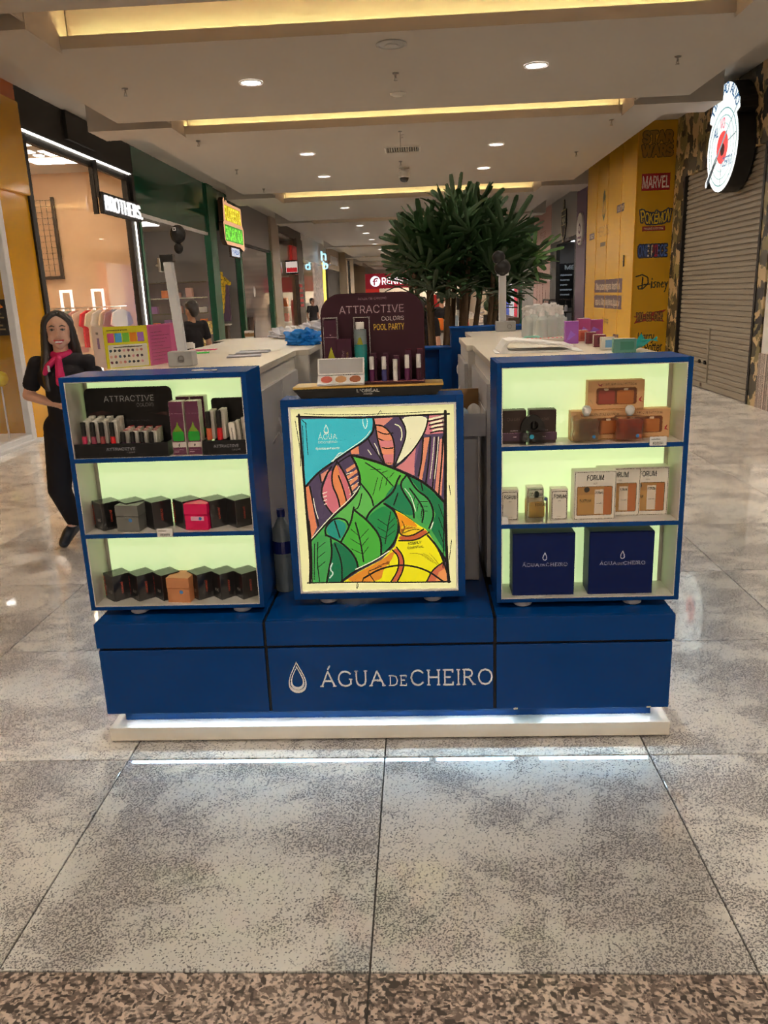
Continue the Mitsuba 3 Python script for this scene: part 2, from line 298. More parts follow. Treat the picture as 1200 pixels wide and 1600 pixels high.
ring = mikit.ply(lathe([(.105, 0), (.135, 0), (.135, -.012), (.118, -.016), (.105, -.006), (.105, 0)], 28), 'ring_white', True)
disk = mikit.ply(mv(trimesh.creation.cylinder(radius=.106, height=.004, sections=28), Tm(0, 0, -.004)), 'white_plastic')
def dl(x, y, lb, w=1., k=1.):
    t = thing('ceiling_light', lb, 'ceiling light', 'round downlights in the ceiling'); M = Tm(x, y, H)
    add('trim_ring', ring, 'ring_white', t, M=M)
    add('diffuser', disk, 'white_plastic', t, M=M, emitter={**glow((1., .89, .76), L_DOWN*k), 'sampling_weight': w}, label='glowing white diffuser')
LAMPS = [(-1.8, 9.75, 'round glowing downlight nearest on the left, over the kiosk counters'), (1.35, 9.65, 'round glowing downlight nearest on the right, above the round sign side'),
    (-1.8, 14.45, 'second glowing downlight in the left row along the ceiling'), (1.37, 14.38, 'second glowing downlight in the right row along the ceiling'),
    (-1.82, 17.1, 'third glowing downlight in the left row along the ceiling'), (1.37, 16.95, 'third glowing downlight in the right row, just above the palm')]
for x, y, lb in LAMPS: dl(x, y, lb)
for i, y in enumerate((-7.5, -3.5, .6, 5.2)):
    for x in (-1.8, 1.36): dl(x, y, f'downlight outside the picture, {"left" if x < 0 else "right"} row, {ORD[3-i]} pair towards the back', 1.)

for i, y in enumerate((23.1, 29., 32.5, 36.3, 39.5, 44., 47.2, 50., 55., 58., 62., 65.5, 72.)): dl(-1.93, y, f'{ORD[i+3]} downlight along the left row of the corridor ceiling', .3, 2.3)
for i, y in enumerate((23., 30., 34., 38., 46., 50., 56., 62., 70.)): dl(1.37, y, f'{ORD[i+3]} downlight along the right row of the corridor ceiling, behind the palm', .3, 2.3)

# ceiling fittings
spk = lathe([(0, 0), (.15, 0), (.15, -.012), (.125, -.02), (.12, -.012), (.07, -.016), (.065, -.024), (.03, -.03), (0, -.03)], 28)
k = add('ceiling_speaker', mv(spk, Tm(-.193, 8.62, H)), 'grey_metal', smooth=30); tag(k, 'round grey ceiling loudspeaker in the nearest panel, between the two coves', 'speaker')
k = add('smoke_detector', mv(lathe([(0, 0), (.10, 0), (.10, -.01), (.06, -.03), (0, -.032)], 24), Tm(-.173, 10.61, H)), 'ring_white', smooth=30); tag(k, 'flat round smoke detector in front of the second glowing cove', 'detector')
spr = mikit.ply(cat(lathe([(0, 0), (.035, 0), (.035, -.008), (.01, -.012), (.01, -.05), (.0, -.05)], 12), cyl([-.012, 0, -.05], [-.012, 0, -.075], .003, 6), cyl([.012, 0, -.05], [.012, 0, -.075], .003, 6), mv(trimesh.creation.cylinder(radius=.022, height=.003, sections=12), Tm(0, 0, -.077))), 'dark_chrome')
SPR = [(-.18, 9.68, 'small sprinkler between the round speaker and the smoke detector'), (-3.23, 9.74, 'small sprinkler at the far left of the nearest ceiling panel'), (2.85, 9.6, 'small sprinkler at the far right of the nearest ceiling panel'), (-3.25, 12.9, 'small sprinkler at the left, just past the second cove'),
    (2.9, 12.83, 'small sprinkler at the right, just past the second cove'), (2.91, 15.54, 'small sprinkler on the right above the yellow hoarding'), (-3.3, 15.78, 'small sprinkler on the left of the middle ceiling panel'), (-3.32, 18.57, 'small sprinkler on the left in front of the third cove'), (-.246, 15.7, 'small sprinkler just before the dome camera')]
for x, y, lb in SPR:
    k = add('sprinkler', spr, 'dark_chrome', M=Tm(x, y, H)); tag(k, lb, 'sprinkler')
t = thing('air_vent', 'rectangular slotted air vent in the ceiling before the dome camera', 'vent')
vx, vy = -.19, 14.45
add('frame', cat(B(vx-.3, vx+.3, vy-.26, vy-.235, H-.012, H), B(vx-.3, vx+.3, vy+.235, vy+.26, H-.012, H), B(vx-.3, vx-.275, vy-.235, vy+.235, H-.012, H), B(vx+.275, vx+.3, vy-.235, vy+.235, H-.012, H)), 'ring_white', t)
for j in range(14): add('slat', mv(B(-.003, .003, -.235, .235, -.012, .012), Tm(vx-.26+.04*j, vy, H-.010, ry=.5)), 'ring_white', t)
add('duct', B(vx-.275, vx+.275, vy-.235, vy+.235, H-.0015, H), 'dark_brown', t)
k = add('hanging_rod', cat(cyl([-.199, 12.93, H], [-.199, 12.93, H-.22], .004, 6), B(-.2, -.14, 12.92, 12.94, H-.05, H-.045), B(-.2, -.15, 12.92, 12.94, H-.09, H-.085), lathe([(0, 0), (.03, 0), (.03, -.01), (0, -.012)], 10).apply_translation([-.199, 12.93, H])), 'dark_chrome'); tag(k, 'thin rod with small brackets hanging just past the second cove', 'rod')
t = thing('dome_camera', 'white dome security camera with a dark lens hanging above the palm', 'camera')
dx, dy = -.2, 16.45
add('mount', mv(lathe([(0, 0), (.10, 0), (.10, -.02), (.03, -.03), (.03, -.05), (.0, -.05)], 20), Tm(dx, dy, H)), 'ring_white', t, smooth=30)
add('housing', mv(lathe([(0, -.045), (.07, -.05), (.105, -.08), (.105, -.17), (.09, -.185), (0, -.185)], 24), Tm(dx, dy, H)), 'white_plastic', t, smooth=30)
add('lens_dome', mv(lathe([(.088, -.183), (.08, -.225), (.05, -.26), (0, -.272)], 24), Tm(dx, dy, H)), 'lens', t, smooth=True, label='dark lens dome')

# ------------------------------------------------------------------ walls of the corridor
struct('wall_left', B(XL-9., XL-8.8, -10, 84, -.1, TOP), 'grey_wall')
struct('wall_right', cat(B(XR+2.8, XR+3., -10, 84, -.1, TOP)), 'grey_wall')
struct('wall_back', B(XL-9., XR+3., -10.2, -10, -.1, TOP), 'column_beige')
add('plaster_face', B(XL-.1, XL, -10, 3.2, 0, SOF), 'column_beige', 'wall_left')
add('plaster_face', B(XR, XR+.1, -10, 10.93, .72, SOF), 'white_wall', 'wall_right')
add('granite_skirting', B(XR-.02, XR+.1, -10, 10.95, 0, .72), 'granite_coarse', 'wall_right')

# ------------------------------------------------------------------ left side shops
def slab_room(t, y0, y1, depth, zt, wall, side, floor_m, ceil_m, lamp=None, lamp_c=(1, .85, .65), ls=6., w=.6):
    """The lit inside of a shop: back wall, two side walls, floor, ceiling with one light panel."""
    x1 = XL-.12; x0 = x1-depth
    add('back_wall', B(x0-.05, x0, y0, y1, 0, zt), wall, t)
    add('side_wall', B(x0, x1, y0-.03, y0+.02, 0, zt), side, t); add('side_wall', B(x0, x1, y1-.02, y1+.03, 0, zt), side, t)
    add('shop_floor', B(x0, x1+.1, y0, y1, -.01, .004), floor_m, t)
    add('shop_ceiling', B(x0, x1, y0, y1, zt, zt+.05), ceil_m, t)
    if lamp:
        for (a, b, c, d) in lamp:
            add('light_panel', B(a, b, c, d, zt-.02, zt-.001), 'white_plastic', t, emitter={**glow(lamp_c, ls), 'sampling_weight': w}, label='glowing light panel')

# yellow shop
t = thing('yellow_shop', 'glossy yellow shop front with a white framed glass door at the left edge', 'shop front')
add('fascia', B(XL-.1, XL+.03, 3.2, 10.8, 3.06, 4.17, .01), 'yellow_gloss', t)
add('top_band', B(XL-.1, XL, 3.2, 10.8, 4.17, SOF), 'orange_gloss', t, label='rust orange band above the yellow fascia')
add('wall_panel', B(XL-.1, XL-.02, 9.98, 10.8, 0, 3.06), 'yellow_gloss', t)
add('wall_panel', B(XL-.1, XL-.02, 3.2, 7.6, 0, 3.06), 'yellow_gloss', t)
fr = add('door_frame', cat(B(XL-.06, XL+.03, 9.86, 9.98, 0, 2.98, .008), B(XL-.06, XL+.03, 7.6, 7.72, 0, 2.98, .008), B(XL-.06, XL+.03, 7.72, 9.86, 2.88, 2.98, .008), B(XL-.06, XL+.03, 7.72, 9.86, 0, .10, .008)), 'alu', t, label='white aluminium door frame')
add('lintel', B(XL-.08, XL-.03, 7.6, 9.98, 2.98, 3.06), 'yellow_gloss', t)
add('door_pane', trimesh.Trimesh([[XL-.02, 7.72, .1], [XL-.02, 9.86, .1], [XL-.02, 9.86, 2.88], [XL-.02, 7.72, 2.88]], [[0, 1, 2], [0, 2, 3]]), 'pane', t)
slab_room(t, 4., 10.6, 3.2, 3.3, 'yellow_matte', 'yellow_matte', 'white_wall', 'ceiling_white', [(-7., -5.9, 6.5, 9.5)], (1, .93, .8), 3.)
add('door_sill', B(XL-.05, XL+.10, 7.6, 10.0, 0, .035), 'alu', t)
t2 = thing('door_notice', 'dark notice with orange lettering on the yellow wall inside the glass door', 'notice')
p = at(5, 492, 10.55)
add('board', B(p[0]-.32, p[0]+.12, 10.52, 10.57, 1.32, 1.78), 'black_matte', t2)
show('print', [(Polygon([(-.12, .12), (-.04, .2), (0, .14), (.05, .22), (.13, .13), (.05, .1), (0, .05), (-.06, .1)]), '#e07a10')]+[(sbox(-.15, -.16+.05*i, .12-.03*(i % 3), -.14+.05*i), '#8a7a55') for i in range(5)], frame([p[0]-.1, 10.519, 1.55]), t2)
mat('bright_yellow', (.85, .70, .02), .4, .3)
bt = thing('yellow_balloon', 'bright yellow round balloon decoration behind the glass door', 'balloon')
p = at(0, 592, 10.2)
add('skin', mv(trimesh.creation.icosphere(3, .10), Tm(p[0], 10.2, p[2])), 'bright_yellow', bt, smooth=True)
add('stand', cyl([p[0], 10.2, 0], [p[0], 10.2, p[2]-.09], .012, 8), 'alu', bt)

# clothes shop
t = thing('clothes_shop', 'brightly lit clothes shop with a black fascia and a glowing window outline', 'shop front')
add('fascia', B(XL-.1, XL, 10.8, 14.98, 3.88, SOF), 'black_matte', t)
add('fascia_box', B(XL, XL+.05, 12.2, 13.2, 3.98, 4.36), 'black_matte', t)
add('window_frame', cat(B(XL-.08, XL+.01, 10.8, 10.92, 0, 3.88), B(XL-.08, XL+.01, 14.56, 14.98, 0, 3.88), B(XL-.08, XL, 10.92, 14.56, 3.74, 3.88), B(XL-.06, XL+.01, 13.09, 13.15, 3.05, 3.8)), 'black_matte', t)
add('led_outline', cat(B(XL+.012, XL+.03, 10.82, 14.79, 3.835, 3.865), B(XL+.012, XL+.03, 14.76, 14.79, 0, 3.835)), 'white_plastic', t, emitter={**glow((1., .93, .80), 4.5), 'sampling_weight': 1.}, label='glowing white line around the window')
for a, b in ((10.92, 12.2), (12.22, 14.56)):
    add('window_pane', trimesh.Trimesh([[XL-.03, a, .05], [XL-.03, b, .05], [XL-.03, b, 3.74], [XL-.03, a, 3.74]], [[0, 1, 2], [0, 2, 3]]), 'pane', t)
slab_room(t, 10.85, 14.95, 3.6, 3.95, 'beige_plaster', 'beige_plaster', 'white_wall', 'ceiling_white', [(-6.9, -6.3, 12.6, 13.5), (-6.0, -5.5, 11.4, 12.3), (-6.2, -5.5, 13.4, 13.9)], (1, .74, .48), 26., .8)
def grid_light(x, y, n, s):
    for i in range(n):
        add('ceiling_lamp', B(x+.22*(i % 3), x+.22*(i % 3)+.13, y+.3*(i//3)+.07*(i % 2), y+.3*(i//3)+.2, 3.93, 3.949), 'white_plastic', t, emitter={**glow((1, .9, .75), s), 'sampling_weight': .05})
grid_light(-5.9, 12.7, 6, 3.)
add('grid_panel', cat(*[B(-7.3+.1*i, -7.296+.1*i, 14.86, 14.87, 2.2, 3.5) for i in range(9)], *[B(-7.3, -6.5, 14.86, 14.87, 2.2+.1*i, 2.204+.1*i) for i in range(14)], B(-6.5, -6.45, 14.84, 14.9, 2.15, 3.55), B(-7.35, -7.3, 14.84, 14.9, 2.15, 3.55), B(-7.3, -6.5, 14.84, 14.9, 2.15, 2.2)), 'dark_brown', t)
sg = thing('shop_sign', 'black box sign with glowing white letters BROTHERS in front of the clothes shop window', 'sign')
add('box', B(XL+.03, XL+.10, 13.12, 14.86, 3.06, 3.38, .01), 'black_matte', sg)
add('hanger', cat(B(XL+.0, XL+.06, 13.1, 13.14, 3.3, 3.84), B(XL+.0, XL+.06, 14.7, 14.73, 3.36, 3.84)), 'black_matte', sg)
lt = mv(extr(text('BROTHERS.', .225, False, w=1.72), .03), frame([XL+.102, 14.03, 3.11], **LEFTW))
add('lettering', lt, 'white_plastic', sg, emitter={**glow((.92, .97, 1.), .85), 'sampling_weight': .2}, label='glowing white letters')
for i, (a, b) in enumerate([(-6.44, -6.22), (-5.86, -5.64)]):
    rk = thing('clothes_rail', ['white tube frame rail on the left, hung with pale clothes', 'white tube frame rail on the right, beside the red top'][i], 'clothes rail')
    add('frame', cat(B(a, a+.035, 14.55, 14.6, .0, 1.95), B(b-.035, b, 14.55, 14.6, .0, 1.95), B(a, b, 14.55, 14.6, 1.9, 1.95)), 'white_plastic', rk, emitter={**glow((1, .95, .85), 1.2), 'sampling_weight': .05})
rb = add('hanging_bar', cyl([-6.75, 14.45, 1.63], [-5.2, 14.45, 1.63], .012, 10), 'chrome'); tag(rb, 'thin metal bar carrying the row of hanging clothes', 'clothes bar')
def shirt(x, m, lb, ln, tilt):
    s = thing('shirt', lb, 'shirt')
    o = Polygon([(-.05, 0), (.05, 0), (.20, -.06), (.26, -.24), (.18, -.27), (.16, -.2), (.17, -ln), (-.17, -ln), (-.16, -.2), (-.18, -.27), (-.26, -.24), (-.20, -.06)]).buffer(.012)
    M = Tm(x, 14.45, 1.57, rz=1.15+tilt) @ frame([0, 0, 0])
    add('cloth', mv(extr(o, .035), M @ Tm(0, 0, -.017)), m, s)
    add('hanger', mv(cat(tube([(0, .055, 0), (.012, .045, 0), (.0, .02, 0), (0, 0, 0)], .004, 6), tube([(-.19, -.05, 0), (0, .012, 0), (.19, -.05, 0)], .006, 6)), M), 'chrome', s)
SH = [('cloth_sage', 'sage green', .62), ('cloth_sky', 'pale blue', .6), ('cloth_grey', 'grey', .55), ('cloth_sage', 'grey green', .66), ('cloth_rose', 'dusty pink', .72), ('cloth_cream', 'cream', .6), ('cloth_red', 'red', .62), ('cloth_cream', 'sand', .66), ('cloth_white', 'white', .58), ('cloth_cream', 'ivory', .7), ('cloth_grey', 'charcoal', .6), ('cloth_white', 'off white', .62)]
for i, (m, c, ln) in enumerate(SH): shirt(-6.62+.118*i, m, f'{c} top hanging {ORD[i]} from the left in the clothes shop', ln, .1*math.sin(i*2.3))

# green shop, first window
def pane_y(t, a, b, z0, z1, x=XL-.03): return add('window_pane', trimesh.Trimesh([[x, a, z0], [x, b, z0], [x, b, z1], [x, a, z1]], [[0, 1, 2], [0, 2, 3]]), 'pane', t)
t = thing('green_shop', 'shop front with a glossy dark green fascia beside the clothes shop', 'shop front')
add('fascia', B(XL-.1, XL, 15., 20.0, 3.26, SOF), 'green_gloss', t)
add('post', B(XL-.1, XL+.05, 20.0, 20.65, 0, SOF), 'green_post', t); add('post', B(XL-.1, XL+.02, 15., 15.12, 0, 3.26), 'green_post', t)
for a, b in ((15.12, 16.7), (16.72, 18.3), (18.32, 20.)): pane_y(t, a, b, .08, 3.24)
add('sill', B(XL-.1, XL+.02, 15.1, 20., 0, .08), 'green_post', t); add('upper_fascia', B(XL-.1, XL+.0, 20.65, 23.25, 3.4, SOF), 'green_gloss', t)
add('track', B(XL-.06, XL+.0, 15.1, 20., 3.2, 3.26), 'alu', t)
slab_room(t, 15., 23.3, 4.2, 3.6, 'grey_wall', 'grey_wall', 'white_wall', 'grey_wall', [(-7.6, -6.6, 17., 18.), (-7.6, -6.6, 20.4, 21.4), (-6., -5.5, 18.6, 19.6)], (1, .88, .78), 8., .5)
add('display_wall', B(-8.6, -5.3, 22.9, 23.0, 1.1, 2.2), 'plum', t)
for j in range(5):
    add('shelf', B(-9., -5.9, 22.55, 22.9, .5+.42*j, .53+.42*j), 'white_laminate' if j % 2 else 'wood_dark', t)
wares = [('cloth_rose', 'rose'), ('mint', 'mint'), ('lilac', 'lilac'), ('white_plastic', 'white'), ('orange_ware', 'orange'), ('yellow_matte', 'yellow')]
for j in range(3):
    for i in range(9):
        if rng.random() < .85:
            m, c = wares[int(rng.integers(6))]; x = -6.0-.34*i; z = .53+.42*(j+1)
            h = .12+.16*rng.random()
            k = add('boxed_toy', B(x-.1, x+.08, 22.6, 22.8, z, z+h, .01), m); tag(k, f'small {c} box, {ORD[i]} from the glass on the {("lower", "middle", "top")[j]} shelf inside the green shop', 'box', 'boxes on the shelves of the green shop')
sgn = thing('forest_sign', 'irregular lit wooden sign with yellow and green lettering on the green shop', 'sign')
o = Polygon([(-1.1, .0), (-1.04, .5), (-.95, .56), (-.85, .44), (-.7, .52), (-.6, .46), (1.0, .46), (1.03, .02), (1.16, -.06), (1.16, -.5), (1.05, -.6), (.6, -.52), (-.9, -.52), (-1.12, -.42), (-1.16, -.05)]).buffer(.03)
FM = frame([XL+.16, 22.2, 3.6], **LEFTW)
add('board', mv(extr(o, .12), FM @ Tm(0, 0, -.125)), 'wood_dark', sgn)
show('face', [(o, '#d9a27c'), (sbox(-.90, .04, .93, .42), '#c2a61c'), (sbox(-1.08, -.46, 1.06, -.06), '#3f8a2c'), (text('FLORESTA', .33, True, (0, .06), 1.9), '#fff04a'), (text('ENCANTADA', .31, True, (0, -.42), 2.0), '#8cff4e')], FM, sgn, .95, .3, label='glowing face with yellow and green letters')
add('plaque', mv(B(-.55, .5, -.84, -.58, -.06, 0, .01), FM), 'wood_dark', sgn)
show('plaque_face', [(sbox(-.52, -.81, .47, -.6), '#c8d2e6'), (text('PARQUE', .10, True, (0, -.75), .8), '#4f6fb8')], FM, sgn, .7, .1)
add('bracket', cat(B(XL-.02, XL+.05, 21.4, 21.5, 3.3, 3.9), B(XL-.02, XL+.05, 22.9, 23., 3.3, 3.9)), 'black_matte', sgn)
def spots(p, n, uv):
    f1, f2, c = voronoi(p.y*9.+p.x*7., p.z*9.); return mix(mi.Color3f(.10, .05, .01), mi.Color3f(.70, .46, .03), smoothstep(.06, .14, f2-f1))
mat('spotted_coat', mikit.proc(spots), .6, .2)
sc = thing('reception_desk', 'dark wooden desk in the entrance of the green shop', 'desk'); add('body', B(-6.6, -5.25, 22.2, 22.5, 0, 1.0), 'wood_dark', sc); add('top', B(-6.65, -5.2, 22.15, 22.55, 1.0, 1.04, .004), 'white_laminate', sc)
# green shop, second window
t = thing('green_window', 'second green framed shop window with a grey fascia past the lit wooden sign', 'shop front')
add('fascia', B(XL-.1, XL, 23.4, 28.3, 3.25, SOF), 'grey_wall', t)
add('post', B(XL-.1, XL+.04, 23.25, 23.5, 0, 3.4), 'green_post', t); add('post', B(XL-.1, XL+.04, 28.1, 28.3, 0, 3.25), 'green_post', t)
for a, b in ((23.5, 25.8), (25.82, 28.1)): pane_y(t, a, b, .08, 3.2)
add('track', B(XL-.06, XL+.02, 23.4, 28.2, 3.17, 3.25), 'black_matte', t)
slab_room(t, 23.4, 28.2, 3.6, 3.5, 'grey_wall', 'pale_brick', 'white_wall', 'grey_wall', [(-6.6, -5.9, 25., 26.4)], (1, .92, .85), 8., .4)
add('counter', B(-7.2, -5.6, 26.9, 27.6, 0, 1.1), 'wood_dark', t)
k = add('round_sticker', mv(trimesh.creation.cylinder(radius=.16, height=.004, sections=24), Tm(XL-.02, 25.2, 1.9, ry=math.pi/2)), 'white_plastic'); tag(k, 'round white sticker on the second green window', 'sticker')
add('beige_column', B(XL-.1, XL+.08, 28.3, 29.85, 0, SOF), 'column_beige', 'wall_left')
# black and red shop
t = thing('red_shop', 'dark shop front with red panels and orange goods past the beige column', 'shop front')
add('frame', cat(B(XL-.1, XL, 29.85, 36.1, 4.0, SOF), B(XL-.1, XL+.05, 34.4, 36.1, 0, 4.05), B(XL-.1, XL, 29.85, 30., 0, 4.)), 'dark_brown', t)
pane_y(t, 30., 33., .1, 4.); slab_room(t, 29.9, 36., 3., 4.05, 'grey_wall', 'column_beige', 'wood_dark', 'grey_wall', [(-6.4, -5.7, 31.5, 33.5)], (1, .75, .5), 6., .4)
add('red_panel', B(XL-.05, XL+.06, 33.0, 34.3, 2.6, 3.7), 'red_ware', t); add('red_emblem', mv(extr(unary_union([sbox(-.5, .1*i*2, .5-.1*i*.6, .1*i*2+.12) for i in range(5)]), .02), frame([XL+.06, 34.9, 1.3], **LEFTW)), 'red_ware', t)
for j in range(4): add('shelf', B(-6.3, -5.25, 33.3, 33.7, .7+.6*j, .74+.6*j), 'white_laminate', t)
for i in range(8):
    x, z = -5.4-.24*(i % 4), .74+.6*(i//4)
    k = add('orange_pack', B(x-.09, x+.09, 33.35, 33.6, z, z+.34, .02), 'orange_ware' if i % 3 else 'red_ware'); tag(k, f'{"orange" if i % 3 else "red"} package, {ORD[i%4]} from the glass on the {("lower", "upper")[i//4]} goods shelf', 'package', 'packages in the dark shop window')
sg = thing('small_sign', 'small black sign with a red and white face hanging before the red shop', 'sign'); add('box', B(XL+.02, XL+.5, 31.3, 31.5, 2.55, 3.05), 'black_matte', sg)
show('face', [(sbox(-.22, -.2, .22, .2), '#e8d8d0'), (sbox(-.2, -.18, .2, -.02), '#c02830')], frame([XL+.26, 31.299, 2.8]), sg, .6, .05)
# white shop
t = thing('white_shop', 'pale brick shop front with a blue lit sign far down the left side', 'shop front')
add('fascia', B(XL-.1, XL, 36.1, 45.9, 3.3, SOF), 'white_wall', t); add('brick_wall', B(XL-.1, XL+.02, 40.2, 43.6, 0, 3.3), 'pale_brick', t)
pane_y(t, 36.1, 40.2, .05, 3.3); slab_room(t, 36.1, 45.9, 3., 3.5, 'white_wall', 'white_wall', 'white_wall', 'white_wall', [(-6.4, -5.6, 37., 39.6)], (1, .9, .8), 7., .3)
add('yellow_light', B(XL+.0, XL+.08, 43.6, 44.4, 1.3, 3.4), 'yellow_matte', t, emitter={**glow((1, .72, .10), 1.6), 'sampling_weight': .1}, label='glowing yellow vertical band')
sg = thing('blue_sign', 'glowing light blue letter sign on the far white shop', 'sign')
lt = mv(cat(extr(text('h', .42, True), .12), extr(text('b', .36, True, (.07, -.42)), .12)), frame([XL+.35, 41.6, 3.45], u=(1, 0, 0)))
add('lettering', lt, 'white_plastic', sg, emitter={**glow((.25, .72, 1.), 1.6), 'sampling_weight': .2}, label='glowing blue letters')
add('arm', B(XL-.02, XL+.7, 41.62, 41.66, 3.2, 3.24), 'alu', sg)
add('dark_portal', B(XL-.1, XL+.02, 45.9, 53., 0, 3.2), 'black_matte', 'wall_left'); add('portal_fascia', B(XL-.1, XL+.05, 45.9, 53., 3.2, SOF), 'column_beige', 'wall_left')
add('portal_sign', B(XL+.05, XL+.1, 47.3, 51.5, 3.5, 3.95), 'ring_white', 'wall_left')
add('beige_column', B(XL-.1, XL+.5, 53., 59., 0, SOF), 'column_beige', 'wall_left')
add('far_face', B(XL-1.6, XL-1.5, 59., 84., 0, SOF), 'column_beige', 'wall_left')

# ------------------------------------------------------------------ end of the corridor: the department store
t = thing('department_store', 'dark red store front with a white lit name at the far end of the corridor', 'shop front')
add('fascia', B(-4.9, 5.2, 78., 78.2, 2.25, 3.62), 'renner_red', t, emitter={**glow((.20, .006, .015), .55), 'sampling_weight': .05})
add('pier', B(-6.2, -4.9, 77.8, 78.2, 0, SOF), 'column_beige', t); add('left_fascia', B(-9., -6.2, 78., 78.2, 2.0, 3.4), 'renner_red', t)
add('red_wall', B(-4.9, -3.6, 78.05, 78.2, 0, 2.3), 'red_ware', t, emitter={**glow((.5, .03, .02), .5), 'sampling_weight': .05})
add('bulkhead', B(-9., 6., 78., 78.2, 3.62, TOP), 'ceiling_white', t)
add('back_wall', B(-9., 6., 83., 83.2, 0, 3.2), 'white_wall', t); add('shop_ceiling', B(-9., 6., 78.2, 83., 2.9, 2.95), 'white_wall', t)
add('light_panel', B(-3.2, 4., 79., 82., 2.86, 2.89), 'white_plastic', t, emitter={**glow((1, .84, .6), 5.), 'sampling_weight': .2})
nm = mv(extr(text('RENNER', .62, True, (0, 0), 2.75), .06), frame([-1.95, 77.99, 2.62])); nm.apply_translation([0, 0, 0])
add('lettering', nm, 'white_plastic', t, emitter={**glow((1, .98, 1.), 1.3), 'sampling_weight': .05}, label='glowing white letters')
lg = Point(0, 0).buffer(.48).difference(unary_union([stroke([(-.1, -.32), (-.1, .12), (.02, .25), (.22, .25)], .12), stroke([(-.22, .02), (.14, .02)], .09)]))
add('emblem', mv(extr(lg, .06), frame([-3.95, 77.99, 2.92])), 'white_plastic', t, emitter={**glow((.75, .88, 1.), 1.2), 'sampling_weight': .05}, label='round glowing emblem')
for i in range(7):
    x = -2.5+1.1*i
    k = add('display_stand', B(x-.35, x+.35, 79.2, 79.8, 0, 1.2+.3*(i % 3), .03), ['orange_ware', 'white_plastic', 'cloth_rose', 'cloth_sky', 'red_ware', 'cloth_cream', 'black_matte'][i]); tag(k, ['orange', 'white', 'rose', 'pale blue', 'red', 'cream', 'black'][i] + ' display block at the entrance of the far store', 'display stand')
hp = thing('black_post', 'thin black post with a round base shade before the far store', 'post')
p = at(546, 440, 40.); add('pole', cyl([p[0], 40, .02], [p[0], 40, 3.3], .05, 8), 'black_matte', hp); add('base', mv(lathe([(0, 0), (.3, 0), (.3, .04), (0, .06)], 16), Tm(p[0], 40, 0)), 'black_matte', hp); add('dome', mv(lathe([(.42, 0), (.36, .2), (.2, .33), (0, .38)], 20), Tm(p[0], 40, 1.3)), 'black_matte', hp)

# ------------------------------------------------------------------ right side
for a, b, z in ((10.95, 11.25, 0), (11.25, 14.45, 3.37), (14.45, 15.05, 0)): add('camouflage_face', B(XR-.02, XR+.1, a, b, z, SOF), 'camo_paint', 'wall_right')
t = thing('roller_shutter', 'closed brown metal roller shutter under the camouflage wall', 'shutter')
sl = mikit.ply(mv(extr(Polygon([(0, 0), (.028, .006), (.030, .05), (.012, .068), (.008, .075), (0, .075)]), 3.2), np.array([[-1, 0, 0, 0], [0, 0, 1, 0], [0, 1, 0, 0], [0, 0, 0, 1.]])), 'shutter_metal')
for j in range(43): add('slat', sl, 'shutter_metal', t, M=Tm(XR+.05, 11.25, .10+.0762*j))
add('bottom_bar', B(XR+.0, XR+.06, 11.25, 14.45, .01, .10, .006), 'shutter_metal', t)
add('guide_rail', B(XR-.03, XR+.06, 11.2, 11.26, 0, 3.37), 'black_matte', t); add('guide_rail', B(XR-.03, XR+.06, 14.44, 14.5, 0, 3.37), 'black_matte', t)
add('wicket_edge', cat(B(XR+.005, XR+.02, 12.92, 12.95, .1, .95), B(XR+.005, XR+.02, 12.92, 14.2, .93, .96)), 'shutter_metal', t)
for y in (13.3, 13.05): add('lock', mv(trimesh.creation.cylinder(radius=.03, height=.03, sections=14), Tm(XR+.01, y, .42, ry=math.pi/2)), 'black_matte', t)
add('label_plate', B(XR-.005, XR+.01, 13.1, 13.18, .03, .09), 'wood_dark', t)
add('shutter_housing', B(XR+.06, XR+.12, 11.2, 14.5, 0, 3.4), 'black_matte', t)
# round lit sign
sg = thing('target_sign', 'round white lit sign drawn as a shooting target with a rifle, on the camouflage wall', 'sign')
SM = frame([4.30, 12.20, 3.46], **RIGHTW)
ban = Polygon([(-.46, .36), (-.52, .60), (-.3, .78), (0, .85), (.3, .78), (.52, .60), (.46, .36)]).union(Point(0, .2).buffer(.0))
rif = LineString([(-.56, -.42), (.5, .5)]).buffer(.045)
o = unary_union([Point(0, 0).buffer(.58, 24), Polygon([(-.45, .36)] + [(.62*math.cos(math.radians(a))*.95, .26+.56*math.sin(math.radians(a))) for a in range(165, 14, -10)] + [(.45, .36)]), rif])
add('case', mv(extr(o.buffer(.01), .22), SM @ Tm(0, 0, -.23)), 'black_matte', sg)
arc = [affinity.translate(affinity.rotate(text(c, .13, True), -a, origin=(0, 0)), .46*math.sin(math.radians(a)), .24+.46*math.cos(math.radians(a))*.98) for c, a in zip('TIRO AO ALVO'.replace(' ', '~'), np.linspace(-58, 58, 12)) if c != '~']
def annul(r, w): return Point(0, 0).buffer(r+w/2, 24).difference(Point(0, 0).buffer(r-w/2, 24))
